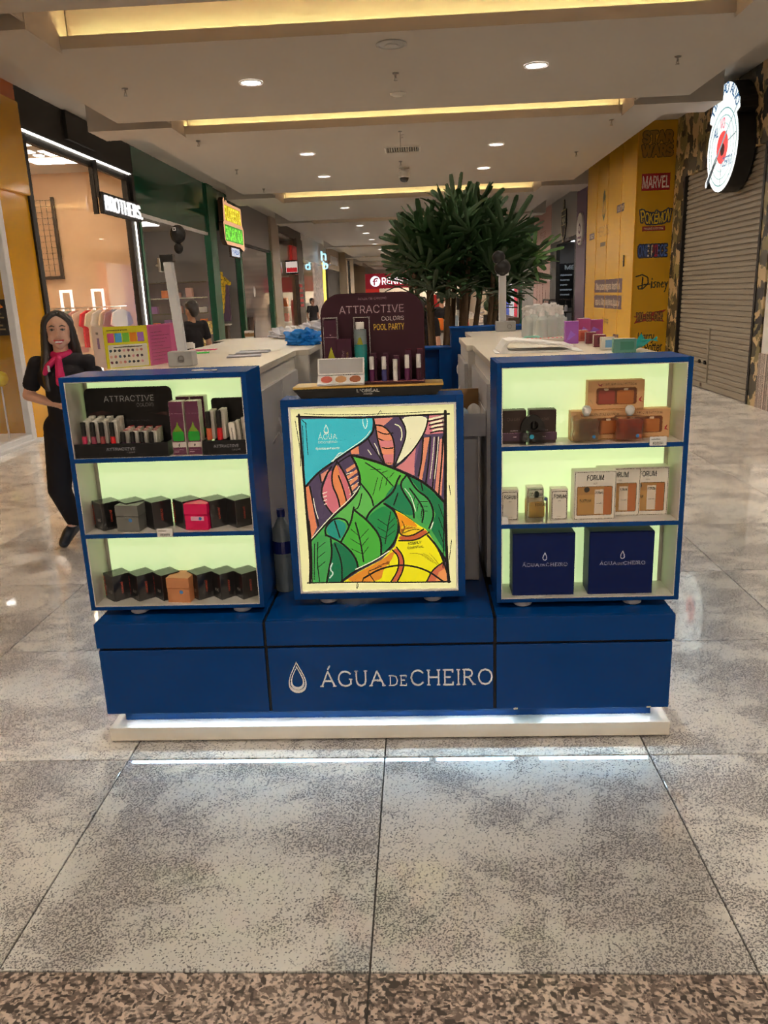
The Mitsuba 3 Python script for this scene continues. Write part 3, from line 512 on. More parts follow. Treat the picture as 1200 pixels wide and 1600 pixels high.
lay = [(o, '#f2ffff'), (annul(.50, .014), '#5f9aa0'), (annul(.41, .012), '#7fb5b8'), (annul(.31, .010), '#8fc5c8'), (stroke([(0, -.5), (0, -.2)], .014), '#3c5c68'), (stroke([(.2, .06), (.48, .12)], .014), '#3c5c68'), (unary_union(arc), '#2f5a86'),
    (text('AL', .12, True, (-.27, .17), .17), '#31608c'), (text('VO', .13, True, (-.04, .25), .17), '#ef6f8a'), (Point(0, 0).buffer(.21, 20), '#ff4f4f'), (Point(.01, -.03).buffer(.08), '#3a1216'), (text('CERTO', .12, True, (.22, -.26), .36), '#31608c'),
    (stroke([(-.50, -.40), (-.2, -.12)], .075), '#2c3c46'), (stroke([(-.25, -.16), (.12, .18)], .04), '#8aa0a8'), (stroke([(.12, .18), (.47, .47)], .016), '#7c96a0')]
show('face', lay, SM, sg, .92, 1.2, label='glowing white face')
add('mount', cat(B(4.5, XR, 12.0, 12.1, 3.6, 3.7), B(4.5, XR, 12.3, 12.4, 3.6, 3.7)), 'black_matte', sg)
# yellow hoarding
t = thing('yellow_hoarding', 'tall yellow printed hoarding with brand names at the right', 'hoarding')
add('boarding', cat(B(3.88, XR, 15.06, 15.10, 0, SOF-.005), B(3.88, 3.92, 15.10, 19.2, 0, SOF-.005), B(3.88, XR, 19.2, 19.24, 0, SOF-.005)), 'yellow_matte', t)
add('corner_trim', B(3.872, 3.888, 15.052, 15.068, 0, SOF-.006), 'yellow_gloss', t)
for yy in (16.1, 17.2, 18.2): add('seam_strip', B(3.874, 3.881, yy, yy+.012, 0, SOF-.006), 'yellow_gloss', t)
HF = frame([4.21, 15.059, 0])
sw = unary_union([text('STAR', .17, True, (0, 4.02), .50), text('WARS', .17, True, (0, 3.80), .52)])
LG = [[(sw.buffer(.022), '#3c2c08'), (sw.buffer(.008), '#8e6208')]]
LG.append([(sbox(-.245, 3.24, .245, 3.52), '#9c1420'), (text('MARVEL', .19, True, (0, 3.285), .46), '#efe2dc')])
pk = unary_union([affinity.rotate(text(c, .16+.03*abs(i-3)/3, True, (x, 2.70+dy), w), r, origin=(x, 2.78)) for i, (c, x, dy, w, r) in enumerate([('P', -.19, .03, .075, 8), ('O', -.12, .0, .07, 4), ('K', -.045, -.01, .075, 0), ('É', .03, -.01, .06, 0), ('M', .105, 0, .085, -3), ('O', .18, .01, .06, -4), ('N', .24, .03, .065, -8)])])
LG.append([(pk.buffer(.022), '#23233c'), (pk, '#d9b52c'), (sbox(-.2, 2.57, .2, 2.65), '#7a1018'), (text('TRADING CARD GAME', .035, True, (0, 2.592), .34), '#e8c8b0')])
op = text('ONE PIECE', .19, True, (0, 2.14), .50); lay = [(op.buffer(.022), '#1c2038')]; LG.append(lay)
for i, (a, b) in enumerate([(-.26, -.09), (-.09, .0), (.0, .09), (.09, .26)]): lay.append((op.intersection(sbox(a, 2., b, 2.5)), ['#3c5c9c', '#d8d0c0', '#b02838', '#4c6cac'][i]))
dy_ = [stroke([(-.27, 1.80), (-.16, 1.83), (-.06, 1.78), (-.05, 1.68), (-.12, 1.60), (-.21, 1.58), (-.23, 1.63), (-.12, 1.655), (-.02, 1.66)], .022), stroke([(-.15, 1.78), (-.155, 1.58)], .024), stroke([(.015, 1.70), (.01, 1.60)], .026), Point(.02, 1.75).buffer(.014),
    stroke([(.085, 1.70), (.05, 1.685), (.085, 1.64), (.06, 1.60), (.035, 1.61)], .02), stroke([(.115, 1.60), (.115, 1.69), (.15, 1.68), (.155, 1.60)], .02), stroke([(.19, 1.645), (.225, 1.665), (.205, 1.695), (.18, 1.65), (.2, 1.60), (.235, 1.61)], .018), stroke([(.25, 1.69), (.265, 1.635), (.295, 1.69), (.275, 1.60), (.25, 1.52)], .02)]
LG.append([(unary_union(dy_), '#17130c')])
yg = text('YU-GI-OH!', .14, True, (0, 1.02), .46)
LG.append([(unary_union([Polygon([(-.29, 1.10), (.0, 1.16), (.30, 1.21), (.18, 1.10), (.28, .99), (.0, 1.03), (-.27, .97), (-.22, 1.07)])]), '#8e1a1a'), (yg.buffer(.012), '#2c1410'), (yg, '#b8863c')])
LG.append([(text('Potter', .15, True, (.10, .47), .32), '#2a180c'), (text('Harry', .15, True, (-.04, .66), .30), '#2a180c')])
for lay in LG: show('logo_print', lay, HF, t, .8)
HL = frame([3.879, 17.1, 0], **RIGHTW)
def blk(cx, cz, w, h, s, col='#4a2c34', tc='#d8bfa0'): return [(sbox(cx-w/2, cz-h/2, cx+w/2, cz+h/2), col), (text(s, h*.52, True, (cx, cz-h*.26), w*.86), tc)]
AD = [blk(.08, 1.66, 2.45, .26, 'Seus personagens favoritos'), blk(.08, 1.345, 2.45, .26, 'aqui no Shopping Nova Iguaçu!'), blk(-1.55, 2.72, .50, .13, 'COMICS'), blk(.95, 3.07, .55, .14, 'CUSTOM')]
sp = Polygon([(0, .62), (.11, .48), (.11, .12), (0, 0), (-.11, .12), (-.11, .48)]); sp = sp.difference(affinity.scale(sp, .6, .55, origin=(0, .2)))
AD += [[(affinity.translate(sp, -.45, 2.95), '#3c3a14')], [(text('HEROIS', .20, False, (-.45, 2.66), 1.0), '#a87420'), (sbox(-.68, 2.46, -.22, 2.54), '#5c4420')], [(text('Shopping', .10, True, (.0, .93), .55), '#5c4018')]]
AD += [blk(-1.75, .72, .5, .17, 'Cosplay'), blk(.95, .66, .42, .15, 'Games'), blk(.95, .46, .42, .15, 'Anime'), blk(-.1, .33, .75, .24, 'GEEK', '#16120c', '#f0e6c8')]
for lay in AD: show('advert_print', lay, HL, t, .75)
add('door_handle', B(3.86, 3.875, 15.7, 15.73, 2.0, 2.2), 'dark_brown', t)
# shops beyond the hoarding
add('purple_column', B(XR-.02, XR+.1, 22.6, 23.9, 0, SOF), 'plum', 'wall_right'); add('plain_face', B(XR, XR+.1, 19.25, 22.6, 0, SOF), 'plum', 'wall_right')
k = thing('oval_sign', 'pale oval sign on the purple column behind the yellow hoarding', 'sign')
add('plate', mv(extr(Point(0, 0).buffer(.42), .05), frame([XR-.021, 23.2, 3.2], **RIGHTW) @ Tm(s=1.)), 'ring_white', k)
show('print', [(Point(0, .1).buffer(.14).difference(Point(0, .1).buffer(.08)), '#5a3c50'), (sbox(-.25, -.16, .25, -.10), '#5a3c50'), (sbox(-.18, -.26, .18, -.21), '#5a3c50')], frame([XR-.0725, 23.2, 3.1], **RIGHTW), k)
t = thing('cafe_front', 'dark fascia shop front with a shield emblem and a chalk menu board behind the palm', 'shop front')
add('fascia', B(XR, XR+.1, 23.9, 28.4, 3.1, SOF), 'grey_wall', t); add('frame', cat(B(XR-.02, XR+.1, 23.9, 24.1, 0, 3.1), B(XR-.02, XR+.1, 27.2, 28.4, 0, 3.1), B(XR-.02, XR+.1, 24.1, 27.2, 3.0, 3.1)), 'black_matte', t)
x0 = XR+.1
add('inner_room', cat(B(XR+2.2, XR+2.25, 23.5, 28.4, 0, 3.1), B(x0, XR+2.2, 23.5, 28.4, 3.1, 3.15), B(x0, XR+2.2, 28.35, 28.4, 0, 3.1), B(x0, XR+2.2, 23.45, 23.5, 0, 3.1)), 'grey_wall', t)
add('light_panel', B(x0+.3, x0+.9, 25., 27., 3.07, 3.09), 'white_plastic', t, emitter={**glow((.85, .92, 1.), 5.), 'sampling_weight': .3})
mb = thing('menu_board', 'black menu board with white chalk writing inside the cafe', 'menu board')
add('board', B(x0+.1, x0+1.3, 28.25, 28.33, 1.0, 2.45), 'dark_carton', mb)
show('print', [(text('MENU', .14, True, (0, .5), .7), '#dfe6ea')]+[(sbox(-.5, .3-.16*i, -.1-.08*(i % 3), .35-.16*i), '#b8c4cc') for i in range(6)]+[(sbox(.1, .3-.16*i, .35+.06*(i % 2), .34-.16*i), '#98a4ac') for i in range(6)], frame([x0+.7, 28.249, 1.75]), mb)
em = unary_union([Polygon([(-.34, .3), (.34, .3), (.38, -.1), (.2, -.42), (0, -.5), (-.2, -.42), (-.38, -.1)]).buffer(.03), Polygon([(-.08, .3), (.08, .3), (.05, .62), (-.05, .62)]), sbox(-.1, -.6, .1, -.45)])
se = thing('shield_emblem', 'gold outlined shield emblem on the dark cafe fascia', 'emblem')
add('plate', mv(extr(em, .04), frame([XR-.001, 25.9, 3.62], **RIGHTW)), 'black_matte', se)
show('print', [(em.difference(em.buffer(-.035)), '#b0a06c'), (Polygon([(-.26, -.04), (-.12, .12), (0, -.04), (.12, .12), (.26, -.04), (.12, .02), (0, -.1), (-.12, .02)]), '#c8bc90'), (sbox(-.3, .14, .3, .17), '#b0a06c'), (sbox(-.28, -.12, .28, -.09), '#b0a06c')], frame([XR-.042, 25.9, 3.62], **RIGHTW), se)
sh = thing('black_rack', 'black metal display rack with jars in front of the cafe', 'rack')
add('frame', cat(*[B(XR-.75+a, XR-.72+a, 24.+b, 24.03+b, 0, 1.35) for a in (0, .68) for b in (0, 1.1)], *[B(XR-.75, XR-.04, 24., 24.03, z, z+.04) for z in (.3, .62, .95, 1.31)], *[B(XR-.75, XR-.72, 24., 25.13, z, z+.04) for z in (.3, .62, .95, 1.31)]), 'black_matte', sh)
for z in (.30, .62, .95): add('shelf', B(XR-.73, XR-.06, 24.03, 25.1, z, z+.02), 'dark_carton', sh)
for i in range(12):
    x, z = XR-.66+.15*(i % 4), (.64, .97, .32)[i//4]
    j = thing('glass_jar', f'{ORD[i%4]} pale jar from the left on the {("middle", "upper", "lower")[i//4]} shelf of the black rack', 'jar', 'jars on the black rack'); add('jar', mv(lathe([(0, 0), (.05, 0), (.05, .14), (.035, .16), (0, .16)], 12), Tm(x, 24.2, z)), 'foil', j, smooth=30); add('lid', mv(lathe([(0, .16), (.04, .16), (.04, .2), (0, .2)], 12), Tm(x, 24.2, z)), 'white_plastic', j, smooth=30)
t = thing('pink_panel', 'pink wall panel with brown printed drawings right of the palm', 'wall panel')
add('panel', B(XR-.01, XR, 28.4, 32.45, 0, SOF-.01), 'pink_wall', t)
lay = [(sbox(-1.2+.5*i, 2.3+.22*j, -1.05+.5*i, 2.38+.22*j), '#7a4c40') for i in range(5) for j in range(3)]+[(sbox(-1.1+.7*i, 1.0, -1.02+.7*i, 1.9-.3*(i % 2)), '#5c3830') for i in range(4)]+[(sbox(-1.2+.7*i, .6, -.95+.7*i, .72), '#6c4438') for i in range(4)]+[(text('cacau', .3, False, (.2, 3.4), 1.3), '#8c6458')]
show('print', lay, frame([XR-.011, 30.4, 0], **RIGHTW), t)
t = thing('tinted_shop', 'green tinted glass shop front behind the right side of the palm', 'shop front')
add('frame', cat(B(XR, XR+.1, 32.45, 32.6, 0, 3.8), B(XR, XR+.1, 32.45, 36.5, 3.7, SOF), B(XR, XR+.1, 36.4, 36.6, 0, SOF)), 'green_post', t)
add('glass', B(XR+.04, XR+.06, 32.6, 36.4, 0, 3.7), 'grey_wall', t); add('backing', B(XR+.5, XR+.6, 32.5, 36.5, 0, 3.7), 'grey_wall', t)
sg = thing('striped_totem', 'tall lit banner striped blue, white and red on the far right side', 'banner')
add('case', B(XR-.08, XR-.001, 37., 41.7, .45, 3.6), 'white_plastic', sg)
show('face', [(sbox(-2.3, -1.55, 2.3, 1.55), '#e6eef8'), (sbox(-2.3, -1.55, -.9, 1.55), '#2050c0'), (sbox(1.1, -1.55, 2.3, 1.55), '#e02848')], frame([XR-.081, 39.35, 2.02], **RIGHTW), sg, .34, .1)
add('bench', B(XR-.5, XR, 36.8, 42., 0, .45), 'wood_dark', sg)
add('far_face', B(XR, XR+.1, 41.8, 84., 0, SOF), 'column_beige', 'wall_right')

# ------------------------------------------------------------------ kiosk: base, cabinets, light box, counters
KX0, KX1, KY = -1.2256, .8905, 2.663
SX = [KX0, -.592, .250, KX1]
t = kb = thing('kiosk_base', 'low blue kiosk base with a white plinth and a white water-drop logo on its front', 'kiosk base')
add('plinth', cat(B(-1.238, .908, 2.70, 5.58, .010, .066, .002)), 'plinth_white', t, label='cream white plinth with light spilling over it')
add('glide', B(-1.2, .87, 2.73, 5.55, .0, .010), 'black_matte', t)
add('recess', cat(B(-1.193, .851, 2.765, 5.5, .066, .146)), 'blue_laminate', t)
add('core', cat(B(KX0+.02, KX1-.02, KY+.014, 3.55, .146, .506), B(KX0+.02, -.62, 3.5, 5.5, .146, .506), B(.27, KX1-.02, 3.5, 5.5, .146, .506)), 'dark_carton', t)
for i in range(3):
    a, b = SX[i] + (0 if i == 0 else .006), SX[i+1] - (0 if i == 2 else .006)
    add('drawer_front', B(a+(.004 if i == 0 else 0), b-(.004 if i == 2 else 0), KY+.004, KY+.022, .1458, .4075, .0015), 'blue_laminate', t)
    add('top_front', B(a, b, KY, KY+.022, .4195, .516, .0015), 'blue_laminate', t)
    add('top_board', B(a, b, KY+.022, 3.0 if i != 1 else 3.55, .498, .516, .001), 'blue_laminate', t)
for x0, x1 in ((KX0, KX0+.02), (KX1-.02, KX1)): add('side_panel', B(x0, x1, KY+.022, 5.5, .1458, .516, .0015), 'blue_laminate', t)
def strip(v): return trimesh.Trimesh(v, [[0, 1, 2], [0, 2, 3]])
LED = (.34, .70, 1.)
for v in ([[-1.185, 2.7495, .110], [-1.185, 2.7435, .118], [.0, 2.7435, .118], [.0, 2.7495, .110]][::-1], [[.03, 2.7495, .110], [.03, 2.7435, .118], [.33, 2.7435, .118], [.33, 2.7495, .110]][::-1], [[.43, 2.7495, .110], [.43, 2.7435, .118], [.845, 2.7435, .118], [.845, 2.7495, .110]][::-1],
          [[-1.1945, 5.4, .10], [-1.1945, 2.77, .10], [-1.1945, 2.77, .112], [-1.1945, 5.4, .112]], [[.8525, 2.77, .10], [.8525, 5.4, .10], [.8525, 5.4, .112], [.8525, 2.77, .112]]):
    add('led_strip', strip(v), 'white_plastic', t, emitter={**glow(LED, L_LED*2.6), 'sampling_weight': 1.5}, label='cold white light strip')
BM = frame([-.171, KY+.0038, .272])
lo = serif(AGUA, .060, .640, .10)
c = onx; p0 = at(508, 1071, KY); p1 = at(762, 1071, KY)
add('lettering', mv(extr(lo, .004), frame([(p0[0]+p1[0])/2, KY+.0042, at(635, 1071, KY)[2]])), 'cap_white', t, label='white lettering')
pc = at(466, 1083, KY)
d1 = drop(0, 0, .130, .094); d2 = affinity.scale(d1, .80, .80, origin=(0, .040)); d3 = affinity.scale(d1, .66, .68, origin=(0, .050)); 
g = d1.difference(affinity.translate(affinity.scale(d1, .86, .86, origin=(0, .06)), 0, .002)).union(affinity.scale(d1, .76, .76, origin=(0, .055)).difference(affinity.scale(d1, .60, .62, origin=(0, .062))))
add('drop_logo', mv(extr(g, .004), frame([pc[0], KY+.0042, pc[2]])), 'cap_white', t, label='white outlined drop')
for px, py in ((806, 1108), (1014, 1106)):
    q = at(px, py, KY); add('chip', B(q[0]-.008, q[0]+.008, KY+.0025, KY+.01, .1452, .152), 'cream_laminate', t)

FRY, CZ0, CZ1, SH1, SH2 = 2.74, .541, 1.413, (1.108, 1.124), (.825, .841)
def foot(t, x, y, z0=.516, z1=.541): add('foot', mv(lathe([(0, 0), (.024, 0), (.034, .006), (.034, z1-z0), (0, z1-z0)], 24), Tm(x, y, z0)), 'bin_grey', t, smooth=30, label='round pale foot')
def cabinet(x0, x1, lb, fx):
    t = thing('display_cabinet', lb, 'display cabinet')
    w = .017; y1 = 2.99
    add('frame', cat(B(x0, x0+w, FRY, y1, CZ0, CZ1, .001), B(x1-w, x1, FRY, y1, CZ0, CZ1, .001), B(x0+w, x1-w, FRY, y1, CZ1-w, CZ1, .001), B(x0+w, x1-w, FRY, y1, CZ0, CZ0+w-.003, .001)), 'blue_laminate', t, label='blue frame')
    add('lining', cat(B(x0+w, x0+w+.003, FRY+.001, 2.90, CZ0+w-.003, CZ1-w), B(x1-w-.003, x1-w, FRY+.001, 2.90, CZ0+w-.003, CZ1-w), B(x0+w, x1-w, FRY+.001, 2.90, CZ0+w-.003, CZ0+w+.001), B(x0+w, x1-w, FRY+.001, 2.9, CZ1-w-.003, CZ1-w)), 'white_laminate', t, label='white inner lining')
    for z0, z1 in (SH1, SH2):
        s = add('shelf', B(x0+w+.003, x1-w-.003, FRY+.004, 2.895, z0+.001, z1+.0), 'white_laminate', t)
        add('edge', B(x0+w, x1-w, FRY, FRY+.004, z0, z1-.001), 'blue_laminate', s)
    zz = [CZ0+w+.001, SH2[0], SH2[1], SH1[0], SH1[1], CZ1-w-.003]
    for a, b in zip(zz[::2], zz[1::2]):
        add('back_panel', strip([[x0+w+.018, 2.892, a], [x1-w-.018, 2.892, a], [x1-w-.018, 2.892, b], [x0+w+.018, 2.892, b]]), 'white_plastic', t, emitter={**glow((.72, 1.0, .44), L_SHELF), 'sampling_weight': 1.}, label='glowing pale green back panel')
    add('backing', B(x0+w, x1-w, 2.896, 2.93, CZ0+w, CZ1-w), 'white_laminate', t)
    for x in fx: foot(t, x, 2.785)
    return t
cabL = cabinet(-1.260, -.599, 'blue open display cabinet with black makeup boxes, left on the kiosk front', (-1.089, -.693))
cabR = cabinet(.263, .9215, 'blue open display cabinet with perfumes and two large blue boxes, right side', (.363, .766))

# light box with the leaf poster
LY, lx0, lx1, lz0, lz1 = 2.796, -.496, .152, .547, 1.304
t = lb_ = thing('light_box', 'blue framed glowing light box with a leaf drawing, centre of the kiosk', 'light box')
add('frame', cat(B(lx0, lx0+.026, LY, LY+.13, lz0, lz1, .001), B(lx1-.026, lx1, LY, LY+.13, lz0, lz1, .001), B(lx0+.026, lx1-.026, LY, LY+.13, lz1-.026, lz1, .001), B(lx0+.026, lx1-.026, LY, LY+.13, lz0, lz0+.024, .001), B(lx0+.02, lx1-.02, LY+.11, LY+.128, lz0+.02, lz1-.02)), 'blue_laminate', t)
for x in (-.371, .029): foot(t, x, 2.855, .516, lz0)
ix0, ix1, iz0, iz1 = lx0+.026, lx1-.026, lz0+.024, lz1-.026
add('inner_rim', cat(B(ix0, ix0+.007, LY+.001, LY+.012, iz0, iz1), B(ix1-.007, ix1, LY+.001, LY+.012, iz0, iz1), B(ix0, ix1, LY+.001, LY+.012, iz1-.007, iz1), B(ix0, ix1, LY+.001, LY+.012, iz0, iz0+.007)), 'white_plastic', t)
W_, H_ = ix1-ix0, iz1-iz0
_src = np.array([(62, 52), (1112, 20), (1120, 1185), (140, 1200)], float); _dst = np.array([(0, H_), (W_, H_), (W_, 0), (0, 0)])
_A = []
for (x, y), (u, v) in zip(_src, _dst): _A += [[x, y, 1, 0, 0, 0, -u*x, -u*y, -u], [0, 0, 0, x, y, 1, -v*x, -v*y, -v]]
_h = np.linalg.svd(np.array(_A))[2][-1].reshape(3, 3)
def hp_(pts):
    q = np.c_[np.array(pts, float), np.ones(len(pts))] @ _h.T; return q[:, :2]/q[:, 2:]
def smooth_(pts, closed, k=2):
    p = np.array(pts, float)
    for _ in range(k):
        q = np.roll(p, -1, 0) if closed else p[1:]; b = p if closed else p[:-1]
        n = np.empty((2*len(b), 2)); n[0::2] = .75*b+.25*q; n[1::2] = .25*b+.75*q
        p = n if closed else np.vstack([p[:1], n, p[-1:]])
    return p
art = [(sbox(0, 0, W_, H_), '#f1edae')]
def pg(pts, col, sm=False): art.append((Polygon(hp_(smooth_(pts, True) if sm else pts)).buffer(0), col))
def ln(pts, w=7, col='#0c0a0a', sm=True): art.append((LineString(hp_(smooth_(pts, False) if sm else pts)).buffer(w*.00030, quad_segs=2), col))
pg([(130, 118), (1045, 98), (1058, 1140), (205, 1140)], '#4a3c55')
# upper right bands
pg([(600, 125), (720, 118), (640, 185), (606, 200)], '#d98a78'); pg([(940, 105), (1044, 98), (1046, 215), (930, 225), (905, 215)], '#c9767c')
for a in range(4): ln([(945+8*a, 130+24*a), (1000, 118+24*a), (1045, 105+28*a)], 11, '#f3eec0'); ln([(940+4*a, 142+24*a), (1000, 130+24*a), (1045, 118+28*a)], 8)
for i, x in enumerate((858, 912, 962, 1010)): pg([(x, 240+4*i), (x+34, 236+4*i), (x+8-26*(i < 2), 480+42*i), (x-34, 470+38*i)], ['#6a4a68', '#dd8a66', '#6a4a68', '#d98a72'][i])
for i, x in enumerate((905, 950, 990, 1030)): ln([(x, 240), (x-8, 380), (x-30, 480+44*i)], 9)
for i, x in enumerate((975, 1002)): ln([(x, 240), (x-10, 360), (x-28, 500)], 5, '#f0e6c0')
pg([(860, 300), (850, 400), (850, 480), (735, 430), (790, 390)], '#cf7d7c'); pg([(755, 112), (940, 105), (925, 180), (890, 260), (830, 330), (725, 425), (760, 340), (800, 250), (800, 200)], '#f1ecbe', True)
ln([(755, 112), (792, 170), (800, 230), (765, 330), (722, 425)], 9); ln([(940, 105), (925, 190), (880, 270), (820, 350), (728, 428)], 9); ln([(730, 160), (765, 175), (775, 230), (765, 260)], 7, '#f3eec0')
pg([(606, 165), (660, 170), (705, 215), (728, 290), (725, 420), (655, 405), (632, 310), (614, 230)], '#e08a64', True)
for i in range(5): ln([(622+4*i, 205+45*i), (668, 225+44*i), (716, 215+46*i)], 7)
pg([(628, 262), (714, 262), (722, 300), (640, 305)], '#d27c7c'); pg([(650, 350), (722, 345), (722, 400), (664, 400)], '#d27c7c')
ln([(606, 165), (660, 170), (710, 225), (728, 300), (720, 425)], 9); ln([(606, 165), (618, 250), (640, 330), (664, 410)], 9); ln([(560, 250), (585, 300), (630, 360), (655, 400)], 8); ln([(600, 280), (618, 310), (630, 350)], 6, '#efe6c8'); ln([(560, 320), (580, 350)], 6, '#efe6c8')
# sea-blue corner
pg([(140, 128), (592, 120), (586, 205), (545, 255), (440, 322), (330, 398), (240, 460), (165, 552)], '#37b3bd')
ln([(592, 118), (602, 165), (588, 215), (545, 262), (440, 328), (330, 402), (240, 465), (162, 556)], 12); ln([(530, 110), (525, 150), (545, 200), (560, 140), (540, 108)], 5, '#d8f2e4'); ln([(340, 390), (380, 335), (400, 340)], 6, '#e8f4e0')
ln([(575, 200), (540, 250), (445, 312), (330, 390)], 5, '#e6f0d6')
# left bands
pg([(165, 555), (190, 540), (240, 800), (205, 870)], '#dd8158'); pg([(265, 470), (310, 440), (320, 460), (270, 520)], '#d98a72'); pg([(450, 325), (500, 295), (505, 345), (455, 345)], '#e08a64')
pg([(335, 430), (300, 490), (265, 590), (300, 670), (352, 728), (382, 680), (372, 600), (330, 520)], '#cf6f78', True); pg([(365, 395), (335, 470), (345, 560), (372, 620), (390, 685), (430, 650), (410, 560), (385, 480)], '#df8450', True); pg([(368, 400), (400, 440), (430, 520), (460, 600), (425, 650), (408, 560), (385, 480)], '#c96a70', True)
for i in range(4): pg([(420+6*i, 440+42*i), (490, 395+42*i), (496, 415+42*i), (428+6*i, 460+42*i)], '#dd9066'); ln([(424+6*i, 470+42*i), (470, 455+42*i), (500, 440+40*i)], 5, '#f0e8c0')
ln([(330, 425), (290, 490), (262, 580), (290, 660), (352, 735)], 10); ln([(366, 392), (332, 460), (335, 540), (370, 610), (386, 690)], 10); ln([(372, 400), (410, 460), (440, 530), (466, 610)], 11); ln([(375, 480), (405, 560), (428, 650)], 9); ln([(195, 545), (215, 640), (250, 790)], 10); ln([(255, 470), (268, 520)], 8); ln([(380, 395), (430, 360), (460, 350)], 8)
for i in range(4): ln([(276+4*i, 590+22*i), (300, 580+24*i)], 7, '#f3d9c4')
ln([(218, 620), (230, 690), (248, 745)], 6, '#e6dccb')
# green field and leaves
pg([(200, 878), (330, 732), (465, 618), (512, 545), (505, 460), (458, 360), (610, 395), (800, 470), (940, 540), (1028, 640), (1048, 1000), (930, 850), (720, 690), (755, 830), (690, 950), (480, 1062), (395, 1135), (206, 1138)], '#47a34b')
pg([(458, 358), (600, 390), (740, 440), (805, 472), (730, 560), (600, 665), (585, 620), (515, 530), (500, 440)], '#53b03d', True)
pg([(515, 540), (590, 620), (592, 680), (540, 745), (470, 690), (440, 790), (350, 735), (430, 660)], '#5db24f', True)
pg([(740, 510), (640, 640), (720, 690), (838, 738), (845, 690), (800, 590)], '#17784a', True); pg([(800, 475), (752, 550), (830, 640), (850, 740), (930, 800), (975, 720), (950, 640), (880, 590)], '#3d9a4e', True); pg([(800, 470), (920, 540), (1028, 640), (1042, 960), (950, 810), (980, 720), (950, 640), (880, 570)], '#0f7040')
pg([(660, 655), (560, 730), (545, 760), (630, 840), (640, 975), (740, 880), (752, 800), (730, 700)], '#1d8544', True)
pg([(470, 690), (440, 780), (392, 890), (460, 940), (500, 1055), (630, 1000), (640, 880), (560, 760)], '#45a838', True); pg([(295, 800), (350, 740), (435, 780), (385, 890), (310, 850)], '#1e8d78', True)
pg([(330, 870), (420, 920), (490, 1000), (496, 1062), (390, 1125), (370, 1138), (300, 1138), (318, 1050)], '#0f6f45', True); pg([(200, 880), (300, 830), (330, 900), (318, 1050), (300, 1138), (206, 1138)], '#3f9a4c', True)
for l, w in [([(458, 352), (610, 390), (800, 466), (940, 540), (1040, 650)], 15), ([(455, 352), (500, 440), (515, 540), (465, 625), (330, 738), (200, 882)], 13), ([(515, 530), (580, 610), (592, 665)], 10), ([(548, 745), (570, 700), (640, 645), (720, 580), (742, 510), (760, 480)], 12), ([(800, 478), (755, 530), (790, 600), (840, 670), (845, 740)], 11), ([(805, 475), (860, 570), (940, 620), (975, 720), (940, 805)], 11), ([(660, 652), (720, 690), (800, 735), (930, 840), (1050, 1010)], 14), ([(665, 655), (730, 700), (755, 800), (720, 910), (600, 1010), (480, 1065), (390, 1135)], 14),
    ([(470, 675), (450, 780), (388, 890)], 11), ([(470, 690), (560, 760), (640, 860), (640, 975)], 12), ([(295, 850), (288, 800), (350, 738), (420, 750), (436, 785)], 11), ([(295, 845), (400, 895), (480, 980), (498, 1060)], 12), ([(325, 870), (335, 960), (315, 1050), (300, 1138)], 11), ([(480, 770), (510, 880), (530, 1010)], 9), ([(350, 760), (370, 820), (382, 860)], 9), ([(520, 590), (500, 680), (470, 690)], 7), ([(745, 590), (720, 660)], 8), ([(700, 705), (680, 800), (665, 900)], 6), ([(820, 560), (880, 640), (910, 700), (895, 770)], 9), ([(545, 400), (640, 460), (715, 545)], 7), ([(350, 900), (395, 1010), (395, 1130)], 9), ([(245, 890), (240, 1010), (255, 1130)], 6), ([(890, 520), (900, 570)], 7)]: ln(l, w)
for i in range(3):
    ln([(500+8*i, 850+55*i), (450, 810+60*i)], 4); ln([(505+8*i, 870+50*i), (560, 810+55*i)], 4); ln([(575+60*i, 440+25*i), (640+40*i, 440+10*i)], 4); ln([(590+40*i, 600-30*i), (620+30*i, 490)], 4); ln([(240, 930+60*i), (290, 890+60*i)], 4); ln([(685-6*i, 780+40*i), (725, 740+40*i)], 4); ln([(680-6*i, 790+40*i), (620, 750+50*i)], 4); ln([(850+22*i, 610+40*i), (840+25*i, 660+40*i)], 4); ln([(872+12*i, 640+30*i), (930, 640+30*i)], 4); ln([(1000, 660+80*i), (1030, 740+80*i)], 4)
ln([(205, 868), (330, 725), (460, 612), (505, 545)], 6, '#f0eecb'); ln([(480, 1058), (600, 1003), (690, 945)], 7, '#f0eecb'); ln([(790, 560), (830, 610), (856, 700)], 6, '#dcecc8'); ln([(965, 770), (950, 810)], 7, '#f0f4d8'); ln([(335, 1020), (318, 1060), (345, 1080), (318, 1110)], 8, '#cfe6d2')
# fruit
pg([(722, 690), (780, 720), (880, 790), (920, 812), (1000, 930), (1030, 1010), (1052, 1138), (400, 1136), (500, 1072), (640, 1000), (725, 915), (756, 820)], '#f0e416')
pg([(722, 692), (800, 735), (880, 795), (830, 850), (756, 850), (752, 780)], '#e8921c', True); pg([(760, 780), (880, 800), (905, 815), (830, 852), (770, 850)], '#f1c422', True); pg([(752, 850), (830, 858), (905, 812), (938, 830), (860, 880), (750, 880)], '#c05a34', True)
pg([(400, 1136), (500, 1075), (640, 1005), (735, 930), (700, 1010), (650, 1060), (640, 1136)], '#e08b2c', True); pg([(735, 925), (775, 975), (782, 1050), (740, 1136), (700, 1136), (750, 1060), (750, 980), (712, 940)], '#c8603c', True); pg([(925, 1120), (960, 1060), (1030, 1010), (1050, 1138), (925, 1138)], '#cf6a48'); pg([(975, 1138), (1000, 1075), (1045, 1050), (1050, 1138)], '#ee9a58')
